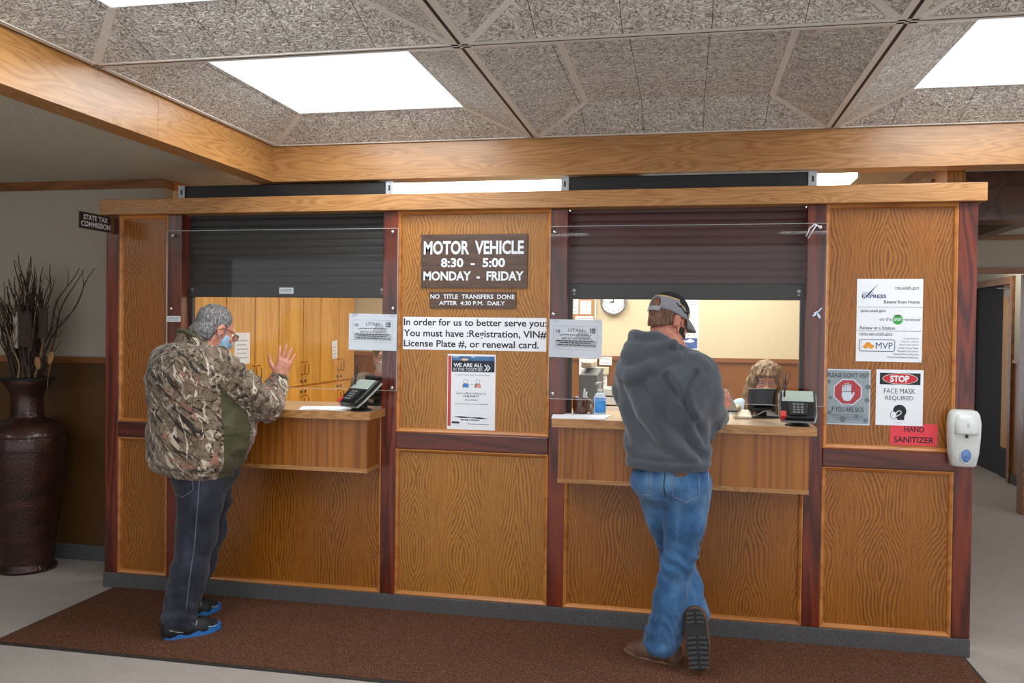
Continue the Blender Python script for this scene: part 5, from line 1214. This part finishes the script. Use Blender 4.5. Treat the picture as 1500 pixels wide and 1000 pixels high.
# ---------------------------------------------------------------- man in hoodie, right window
def hooded_man():
    az = math.radians(24); Rb = frame(az); R_, F_ = Rb[:, 0], Rb[:, 1]; U_ = nv(0, 0, 1)
    O = nv(-.085, -.46, 0); Q = lambda x, y, z: O+R_*x+F_*y+U_*z
    hR, hL = nv(.020, -.46, .88), nv(-.145, -.42, .89)
    kR, aR = nv(-.020, -.445, .50), nv(-.085, -.42, .11)
    kL, aL = nv(-.035, -.27, .50), nv(.060, -.405, .215)
    shR, shL = Q(.160, .0, 1.40), Q(-.185, .0, 1.415)
    elR, wrR = nv(.105, -.36, 1.168), nv(.166, -.262, 1.188)
    elL, wrL = Q(-.215, .16, 1.18), nv(.03, -.20, 1.21)
    nk = Q(.0, .03, 1.51); hc = nv(-.088, -.395, 1.650); Rh = frame(math.radians(44), math.radians(20))
    s = Sdf(nv(-.5, -.85, -.02), nv(.5, .1, 1.86), .0048)
    L = head_sdf(s, hc, Rh, nk)
    s.cone(Q(0, 0, .95), Q(0, .0, 1.36), .098, .145, .05, (R_, 1.3)); s.cone(shL, shR, .07, .07, .06); s.cone(Q(0, .01, 1.40), nk, .09, .06, .05)
    for sh, el, wr in ((shR, elR, wrR), (shL, elL, wrL)): s.chain([sh, el, wr], [.056, .042, .030], .03)
    for h, k_, a in ((hR, kR, aR), (hL, kL, aL)): s.chain([h, k_, a], [.09, .056, .040], .04)
    hand_sdf(s, wrR, unit(nv(.34, .45, .50)), unit(nv(.75, -.55, .1)), -1, (.45, .5, .55, .6), .03, 1., .35)
    hand_sdf(s, wrL, unit(nv(.8, .5, .25)), unit(nv(.1, -.2, -1)), 1, (.35, .4, .45, .5), .05, 1., .3)
    dR = unit(nv(-.93, .36, 0)); dL = unit(nv(.10, -.30, -.95)); upL = unit(nv(.02, .95, -.30))
    shoe_sdf(s, aR-dR*.075-nv(0, 0, .10), dR, U_, 0.25, .036, .05)
    shoe_sdf(s, aL+nv(0, -.075, .05), dL, upL, 0.21, .036, .05)
    p = new_obj('person', s.mesh('person'), 'skin_b')
    tag(p, 'man in grey hoodie, blue jeans and cap looking at phone at right window', 'person')
    # hoodie
    s = Sdf(nv(-.5, -.85, .88), nv(.5, .1, 1.68), .0055)
    s.cone(Q(.005, -.005, 1.02), Q(0, -.01, 1.35), .142, .168, .05, (R_, 1.36)); s.cone(Q(-.155, 0, 1.395), Q(.14, .0, 1.385), .085, .085, .07); s.ell(Q(0, -.01, 1.44), (.13, .09, .08), Rb, .06); s.ell(Q(0, -.07, 1.32), (.2, .10, .15), Rb, .06)
    s.cone(Q(.01, -.005, 1.00), Q(.01, -.005, 1.06), .158, .15, .03, (R_, 1.30))
    s.chain([shR+nv(0, 0, -.005), (shR+elR)/2+nv(.012, -.02, 0), elR+nv(.0, -.012, -.005), (elR+wrR)/2, wrR-unit(wrR-elR)*.01], [.078, .074, .068, .056, .040], .05)
    s.chain([shL, (shL+elL)/2+nv(-.02, 0, 0), elL, wrL], [.080, .076, .07, .05], .05)
    # hood lying on the back and standing round the neck
    for a in np.linspace(0, 2*math.pi, 44, endpoint=False):
        ca, sa = math.cos(a), math.sin(a); c = Q(-.034, -.02, 1.49)+R_*.124*ca+F_*.108*sa; lift = min(.085, .062-.055*ca-.04*sa); s.cone(c-U_*.06, c+U_*lift, .036, .022, .02)
        if sa < .5: c = c-F_*.022+R_*.012*ca; s.cone(c-U_*.04, c+U_*(lift-.055), .034, .026, .010)
    s.ell(Q(-.06, -.115, 1.475), (.125, .075, .085), Rb, .012)
    s.chain([Q(.125, .02, 1.475), Q(.09, -.10, 1.475), Q(-.0, -.165, 1.435), Q(-.09, -.175, 1.395), Q(-.150, -.135, 1.40), Q(-.175, -.06, 1.46), Q(-.13, -.0, 1.54)], [.028, .034, .038, .040, .040, .036, .03], .010)
    s.chain([Q(.08, -.11, 1.54), Q(-.02, -.155, 1.51), Q(-.11, -.13, 1.50)], [.026, .03, .028], .012)
    s.cone(Q(-.02, .0, 1.48), Q(-.02, .01, 1.68), .064, .098, .012, None, '-')
    s.cut(Q(0, 0, .950), nv(.02, 0, -1)); s.cone(Q(0, 0, .90), Q(0, 0, .97), .125, .12, .01, (R_, 1.32), '-')
    def wr_(V):
        rel = V-O; x = rel@R_; z = V[:, 2]; d = nz(V, (7, 7, 6), 7.)*.012+nz(V, (18, 18, 14), 2.)*.004
        # long drag folds running from the right shoulder down to the hem
        d += .009*np.sin((x*26+z*17)+3*nz(V, (5, 5, 5), 9.))*np.clip((1.40-z)/.2, 0, 1)*np.clip((z-.98)/.1, 0, 1)
        back = np.clip((.10-rel@F_)/.06, 0, 1)
        for pl, dp, w in (([(-.085, 1.39), (.0, 1.27), (.02, 1.21)], .016, .014), ([(.045, 1.41), (.0, 1.34), (.005, 1.27), (.035, 1.21)], .010, .010), ([(-.19, 1.35), (-.07, 1.18), (.09, 1.03)], .012, .018),
                          ([(-.30, 1.34), (-.24, 1.19), (-.13, 1.07), (-.03, 1.02)], .010, .018), ([(-.02, 1.24), (.02, 1.10), (.09, 1.02)], .010, .016), ([(.04, 1.20), (.08, 1.13), (.10, 1.08)], .012, .014), ([(-.31, 1.20), (-.26, 1.08)], .008, .014)):
            q = np.full(len(V), 9.)
            for (xa, za), (xb, zb) in zip(pl, pl[1:]): q = np.minimum(q, segd(np.c_[V[:, 0], V[:, 2]], (xa, za), (xb, zb)))
            d += back*(-dp*np.exp(-(q/w)**2)+.6*dp*np.exp(-((q-2.2*w)/(1.3*w))**2))
        se = np.minimum(segd(V, shR, elR), segd(V, elR, wrR)); t = (V-elR)@unit(shR-elR); d += np.where(se < .09, .005*np.sin(t*80+4*nz(V, (8, 8, 8))), 0)
        d += np.exp(-((z-1.003)/.012)**2)*-.009; return d
    new_obj('hoodie', s.mesh('hoodie', wr_), 'hoodie', p)
    # jeans
    s = Sdf(nv(-.5, -.85, .02), nv(.4, .05, 1.02), .0050)
    s.cone(Q(.01, .0, .985), Q(.01, .0, .90), .118, .128, .04, (R_, 1.34)); s.ell(nv(.015, -.505, .86), (.092, .09, .10), Rb, .03); s.ell(nv(-.135, -.465, .87), (.088, .09, .10), Rb, .02)
    s.chain([hR, (hR+kR)/2+nv(.008, -.01, 0), kR, (kR+aR)/2+nv(-.008, -.012, 0), aR+nv(-.005, -.015, 0)], [.108, .094, .076, .076, .088], .03)
    s.chain([hL, (hL+kL)/2+nv(-.0, .0, 0), kL, (kL+aL)/2+nv(.01, .0, 0), aL+nv(.0, .01, .02)], [.104, .090, .074, .070, .070], .03)
    s.cut(nv(0, 0, .070), nv(0, .05, -1)); s.cone(aR-nv(0, 0, .09), aR, .052, .05, .01, None, '-')
    def wj(V):
        z = V[:, 2]; d = nz(V, (9, 9, 10), 2.9)*.009+nz(V, (22, 22, 24), 5.)*.004
        kn = np.exp(-((z-.50)/.09)**2)+.9*np.exp(-((z-.15)/.09)**2); return d+kn*.005*np.sin(z*90+V[:, 0]*60+10*nz(V, (9, 9, 4)))
    jn = new_obj('jeans', s.mesh('jeans', wj), 'jean_blue', p)
    # surface points of the seat for pockets and patch
    dg = bpy.context.evaluated_depsgraph_get(); dg.update()
    def hit(x, z, off=.002):
        ok, loc, nr, _ = jn.ray_cast(Vector((x, -1.2, z)), Vector((0, 1, 0))); return (loc+nr*off) if ok else Vector((x, -.55, z))
    def stitched(pts, nm, closed=True, r=.0018, mat='jean_dark'):
        q = []
        for (x0, z0), (x1, z1) in zip(pts, pts[1:]+(pts[:1] if closed else [])):
            for t in np.linspace(0, 1, 7)[:-1]: q.append(hit(x0+(x1-x0)*t, z0+(z1-z0)*t))
        b = B(); tube(b, q, r, 5, closed=closed); return obj(nm, b, mat, jn, smooth=True)
    th = plain('tan_thread', (126, 138, 156), .8); M['thread'] = th
    stitched([(-.065, .955), (.065, .945), (.070, .845), (.015, .815), (-.045, .835)], 'back_pocket', mat='thread')
    stitched([(-.205, .95), (-.150, .955), (-.150, .83), (-.195, .83)], 'back_pocket', False, mat='thread')
    stitched([(-.085, .96), (-.090, .88), (-.078, .82)], 'seat_seam', False, .003)
    stitched([(.108, .95), (.11, .80), (.095, .65), (.06, .5)], 'side_seam', False, .002, 'thread')
    b = B(); g = [[b.verts.new(hit(x, z, .003)) for z in (.932, .945, .957)] for x in np.linspace(-.045, .012, 6)]
    for i in range(5):
        for k in range(2): b.faces.new((g[i][k], g[i+1][k], g[i+1][k+1], g[i][k+1]))
    o = obj('leather_patch', b, plain('leather_patch', (112, 84, 64), .7, grain=.3), jn); m_ = o.modifiers.new('thickness', 'SOLIDIFY'); m_.thickness = .002
    # boots
    bl = plain('brown_boot_leather', (92, 66, 52), .6, grain=.35, gscale=30); bs = plain('boot_welt', (128, 92, 66), .6)
    h0 = aR-dR*.085-nv(0, 0, .11); s = Sdf(h0-nv(.4, .2, .02), h0+nv(.2, .4, .24), .0045); PP = shoe_sdf(s, h0, dR, U_, .285, .052, .12); s.cone(PP(0, .2, .08), PP(0, .22, .17), .047, .05, .02); s.cut(h0+nv(0, 0, .02), nv(0, 0, -1)); s.cut(h0+nv(0, 0, .17), nv(0, 0, 1))
    sh = new_obj('boot', s.mesh('boot'), bl, p); sole_mesh('welt', PP, bs, sh, .014, .026, .054, .008); sole_mesh('sole', PP, plain('brown_sole', (74, 54, 44), .7), sh, -.001, .014, .052, .008)
    h1 = aL+nv(-.002, -.092, .085); L1 = .275; s = Sdf(h1-nv(.15, .15, .36), h1+nv(.2, .25, .12), .0045); PP = shoe_sdf(s, h1, dL, upL, L1, .052, .10); s.cone(PP(0, .16, .06), PP(0, .10, .13), .046, .05, .02)
    s.cut(PP(0, 0, .018), -upL)
    sh = new_obj('boot', s.mesh('boot'), bl, p); sole_mesh('welt', PP, bs, sh, .010, .024, .055, .0); so = sole_mesh('sole', PP, 'black_m', sh, -.006, .010, .053, .0)
    b = B()
    for u in (.06, .13, .20, .45, .53, .61, .69, .77, .85, .92):
        w_ = .046*(1 if u > .4 else .85)
        for sx in (-1, 1):
            prism(b, [PP(sx*.006, u, -.006), PP(sx*w_, u+.012, -.006), PP(sx*w_, u+.05, -.006), PP(sx*.006, u+.038, -.006)], -upL*.007)
    obj('tread', b, 'black', so)
    # hair under the cap, cap, mask
    s = Sdf(hc-.16, hc+.17, .0036); s.ell(L(0, -.014, .034), (.0775, .0995, .089), Rh, 0); s.ell(L(0, -.045, -.035), (.056, .056, .06), Rh, .03)
    s.cut(L(0, .03, 0), Rh@nv(0, 1, .1)); s.cut(L(0, 0, -.018), Rh@nv(0, .5, -1))
    for x in (-1, 1): s.ell(L(.085*x, .004, -.02), (.03, .032, .045), Rh, .01, '-')
    new_obj('hair', s.mesh('hair', lambda V: nz(V, (120, 120, 60), 1.)*.003), hair_mat('brown_stubble', (70, 46, 34), (110, 74, 56), (150, 104, 84)), p)
    s = Sdf(hc-.18, hc+.19, .0034); s.ell(L(0, -.008, .045), (.088, .110, .092), Rh, 0); s.cut(L(0, -.008, .014), Rh@nv(0, .10, -1), .004)
    s.ell(L(0, -.012, .02), (.081, .100, .09), Rh, .006, '-'); s.ell(L(0, -.115, .048), (.034, .05, .034), Rh, .004, '-')
    me = s.mesh('cap')
    me.materials.append(plain('cap_black', (30, 32, 34), .85)); me.materials.append(plain('cap_grey', (134, 136, 142), .85)); me.materials.append(plain('cap_piping', (196, 160, 92), .8))
    def capm(c):
        q = (c-hc)@Rh; e = q[:, 2]-(.078-.36*(q[:, 1]+.03)); e = np.where(q[:, 1] < -.03, q[:, 2]-(.094), e); return np.where(e < -.006, 1, np.where(e < .0, 2, 0))
    c_ = np.zeros(len(me.polygons)*3); me.polygons.foreach_get('center', c_); me.polygons.foreach_set('material_index', capm(c_.reshape(-1, 3)).astype(np.int32)); cap = new_obj('cap', me, None, p)
    b = B(); rows = []
    for r_, dz in ((.0, 0.), (.35, .004), (.7, .002), (1., -.006)):
        rows.append([b.verts.new(L((.084+.004*r_)*math.sin(a)*(1-.06*r_), -.006+(.108+.085*r_*math.cos(a*.62)**.8)*math.cos(a)+.0*r_, .026+dz-.026*r_*1.0-.030*(math.sin(a)**2)*(.35+.65*r_)+.012)) for a in np.linspace(-1.15, 1.15, 25)])
    for a, c in zip(rows, rows[1:]):
        for k in range(24): b.faces.new((a[k], a[k+1], c[k+1], c[k]))
    o = obj('brim', b, plain('brim_grey', (120, 122, 128), .85), cap, smooth=True); m_ = o.modifiers.new('thickness', 'SOLIDIFY'); m_.thickness = .005; m_.offset = 0
    b = B()
    for z0 in (.034, .047): pass
    g = [[b.verts.new(L((.0885)*math.sin(a), -.008-(.111)*math.cos(a), z0)) for z0 in (.008, .020, .032)] for a in np.linspace(-.5, .5, 13)]
    for i in range(12):
        for k in range(2): b.faces.new((g[i][k], g[i+1][k], g[i+1][k+1], g[i][k+1]))
    o = obj('strap', b, plain('strap_grey', (150, 152, 158), .8), cap, smooth=True); m_ = o.modifiers.new('thickness', 'SOLIDIFY'); m_.thickness = .004
    # dark curling print on the side of the cap
    b = B()
    def cs_(y, z): 
        q = max(0., 1-((y+.008)/.110)**2-((z-.045)/.092)**2); return L(.0885*math.sqrt(q)+.0005, y, z)
    for pts in ([(-.05, .072), (-.035, .060), (-.015, .058), (0, .048), (.015, .043), (.028, .044)], [(-.035, .060), (-.022, .066), (-.018, .074)], [(.012, .060), (.022, .050), (.038, .042), (.052, .036)], [(.022, .050), (.032, .054), (.042, .046)]):
        tube(b, [cs_(y, z) for y, z in pts], [.0022]+[.0034]*(len(pts)-2)+[.0012], 5)
    obj('print', b, 'ink', cap, smooth=True)
    mask(L, Rh, p, 'black_m'); eyes(L, p)
    return wrR
wr_ = hooded_man()
t = thing('phone', 'dark smartphone held in the hooded man\'s hand above the counter', 'phone', (.205, -.20, 1.235))
b = B(); bx(b, -.036, .036, -.0045, .0045, -.074, .074); o = obj('case', b, 'black', t, bevel=.004, seg=3)
b2 = B(); bx(b2, -.033, .033, -.0052, -.0046, -.068, .068); o2 = obj('screen', b2, plain('phone_screen', (150, 140, 124), .1, coat=.6), t)
Rm = Matrix.Rotation(.55, 4, 'Z') @ Matrix.Rotation(-.75, 4, 'X')
for q in (o, o2):
    for v in q.data.vertices: v.co = Rm @ v.co + Vector((.203, -.195, 1.258))

# ---------------------------------------------------------------- clerks
def seated(O, az, name_label, skin, top_mat, hairfn, nod=.1, head_az=None, elbow=.18, h=0., extra=None):
    Rb = frame(az); R_, F_ = Rb[:, 0], Rb[:, 1]; U_ = nv(0, 0, 1); Q = lambda x, y, z: np.array(O)+R_*x+F_*y+U_*(z+h)
    nk = Q(0, .02, 1.06); hc = Q(0, .07, 1.185); Rh = frame(head_az if head_az is not None else az, nod)
    sh = [Q(.155, .01, .985), Q(-.155, .01, .985)]; el = [Q(.215, .10, .74), Q(-.215, .10, .74)]; wr = [Q(.12, .33, .80), Q(-.12, .33, .80)]
    hp = [Q(.09, 0, .56), Q(-.09, 0, .56)]; kn = [Q(.11, .36, .50-h), Q(-.11, .36, .50-h)]; an = [Q(.11, .30, .11-h), Q(-.11, .30, .11-h)]
    lo = np.array(O)+nv(-.55, -.6, 0); hi = np.array(O)+nv(.55, .6, 1.42+h)
    s = Sdf(lo, hi, .005); L = head_sdf(s, hc, Rh, nk, .95)
    s.cone(Q(0, 0, .58), Q(0, .0, .92), .12, .13, .05, (R_, 1.3)); s.cone(sh[0], sh[1], .06, .06, .05); s.cone(Q(0, .01, .98), nk, .07, .055, .05)
    for i in range(2):
        s.chain([sh[i], el[i], wr[i]], [.05, .038, .027], .03); s.chain([hp[i], kn[i], an[i]], [.085, .058, .04], .04); shoe_sdf(s, an[i]-F_*.07-nv(0, 0, .1), F_, U_, .24, .036, .05)
        hand_sdf(s, wr[i], unit(F_*.9-R_*.3*(1-2*i)), U_, (-1, 1)[i]*-1, (.25, .25, .3, .3), .06, .92)
    p = new_obj('person', s.mesh('person'), skin); tag(p, name_label, 'person')
    s = Sdf(lo, hi, .0058)
    s.cone(Q(0, 0, .60), Q(0, .0, .90), .145, .148, .05, (R_, 1.3)); s.cone(sh[0], sh[1], .075, .075, .06); s.cone(Q(0, .0, .98), Q(0, .01, 1.03), .085, .07, .04)
    for i in range(2): s.chain([sh[i], el[i], wr[i]], [.073, .062, .046], .035)
    s.cone(Q(0, .02, 1.02), Q(0, .03, 1.15), .056, .075, .01, None, '-'); s.cut(Q(0, 0, .56), nv(0, 0, -1))
    new_obj('sweater', s.mesh('sweater', lambda V: nz(V, (11, 11, 11), 4.)*.008), top_mat, p)
    s = Sdf(lo, hi, .0065); s.cone(Q(0, 0, .64), Q(0, 0, .56), .135, .14, .04, (R_, 1.25))
    for i in range(2): s.chain([hp[i], kn[i], an[i]], [.10, .075, .06], .04)
    s.cut(nv(0, 0, .09), nv(0, 0, -1)); new_obj('trousers', s.mesh('trousers'), 'jean_dark', p)
    for i in range(2):
        h0 = an[i]-F_*.075-nv(0, 0, .11); s = Sdf(h0-nv(.3, .3, .02), h0+nv(.3, .3, .16), .006); PP = shoe_sdf(s, h0, F_, U_, .255, .052, .06); s.cut(h0+nv(0, 0, .012), nv(0, 0, -1)); s.cut(h0+nv(0, 0, .11), nv(0, 0, 1))
        shm = new_obj('shoe', s.mesh('shoe'), 'black_m', p); sole_mesh('sole', PP, 'black', shm, .0, .016, .05, .0)
    hairfn(L, Rh, hc, p); eyes(L, p, .95)
    c = Q(0, -.02, 0); t = thing('office_stool', 'grey office stool under ' + extra, 'stool', (c[0], c[1], 0), 'stools behind the counters')
    b = B(); lathe(b, [(0, .40+h), (.17, .40+h), (.19, .415+h), (.18, .435+h), (0, .44+h)], (c[0], c[1], 0), 24); obj('seat', b, 'grey_pl', t, smooth=True)
    b = B(); tube(b, [(c[0], c[1], .06), (c[0], c[1], .41+h)], .025, 12); obj('column', b, 'steel', t, smooth=True)
    for k in range(5):
        a = 2*math.pi*k/5; b = B(); tube(b, [(c[0], c[1], .07), (c[0]+.24*math.cos(a), c[1]+.24*math.sin(a), .055)], [.022, .014], 8); lg = obj('leg', b, 'black_m', t, smooth=True)
        b = B(); ball(b, (c[0]+.24*math.cos(a), c[1]+.24*math.sin(a), .027), .027, 10, 8); obj('caster', b, 'black', lg, smooth=True)
    return L, Rh, p
blonde = hair_mat('blonde_hair', (84, 66, 48), (140, 112, 80), (186, 160, 122), (70, 70, 12))
def long_hair(L, R, hc, p):
    s = Sdf(hc-nv(.24, .24, .34), hc+nv(.24, .24, .18), .0042)
    s.ell(L(0, -.018, .036), (.088, .108, .096), R, 0)
    for x in (-1, 1):
        s.chain([L(.060*x, .028, .07), L(.086*x, .03, -.0), L(.094*x, .035, -.08), L(.088*x, .045, -.18), L(.078*x, .05, -.235)], [.034, .032, .036, .036, .022], .03)
        s.chain([L(.06*x, -.05, .0), L(.08*x, -.045, -.1), L(.07*x, -.04, -.22)], [.05, .05, .035], .03)
    s.chain([L(0, -.08, 0), L(0, -.085, -.12), L(0, -.08, -.22)], [.05, .055, .04], .03)
    s.ell(L(0, .048, -.045), (.058, .085, .078), R, .01, '-'); s.ell(L(0, .12, -.03), (.056, .07, .075), R, .008, '-')
    for x in np.linspace(-.048, .048, 7): s.cone(L(x*.8, .055, .098), L(x*1.1, .106-abs(x)*.5, .052), .018, .009, .014)
    new_obj('hair', s.mesh('hair', lambda V: nz(V, (95, 95, 9), 1.)*.008+nz(V, (40, 40, 6), 3.)*.007), blonde, p)
L1, R1, pw = seated((.50, 1.02, 0), math.radians(187), 'blonde clerk with glasses and pale blue top behind the right counter', 'skin_f', cloth_mat('pale_blue_knit', (164, 192, 214), (190, 212, 230), 300), long_hair, .10, math.radians(180), h=.11, extra='the blonde clerk')
glasses(L1, pw, plain('bronze_frame', (120, 84, 60), .4))
b = B(); tube(b, [L1(x, .103-.25*x*x*10, -.071-.006*math.cos(x*60)) for x in np.linspace(-.02, .02, 9)], .004, 6); obj('lips', b, plain('lips', (178, 96, 92), .5), pw, smooth=True)
def short_hair(L, R, hc, p):
    s = Sdf(hc-.18, hc+.18, .0042); s.ell(L(0, -.018, .038), (.086, .105, .094), R, 0); s.cone(L(-.03, -.06, -.06), L(.03, -.06, -.06), .05, .05, .03)
    s.ell(L(0, .09, -.03), (.066, .09, .085), R, .01, '-')
    for x in (-1, 1): s.ell(L(.085*x, .0, -.015), (.03, .026, .04), R, .01, '-')
    new_obj('hair', s.mesh('hair', lambda V: nz(V, (70, 70, 30), 1.)*.006), hair_mat('light_brown_hair', (90, 70, 52), (136, 110, 84), (170, 142, 112)), p)
L2, R2, pc = seated((-2.02, 1.0, 0), math.radians(165), 'masked clerk in taupe knit sweater half hidden behind the left counter post', 'skin_f', cloth_mat('taupe_knit', (132, 122, 100), (164, 152, 128), 160, .95, .6, (60, 60, 90)), short_hair, .15, math.radians(160), h=.22, extra='the masked clerk')
mask(L2, R2, pc, plain('white_mask', (226, 228, 232), .7), .008)
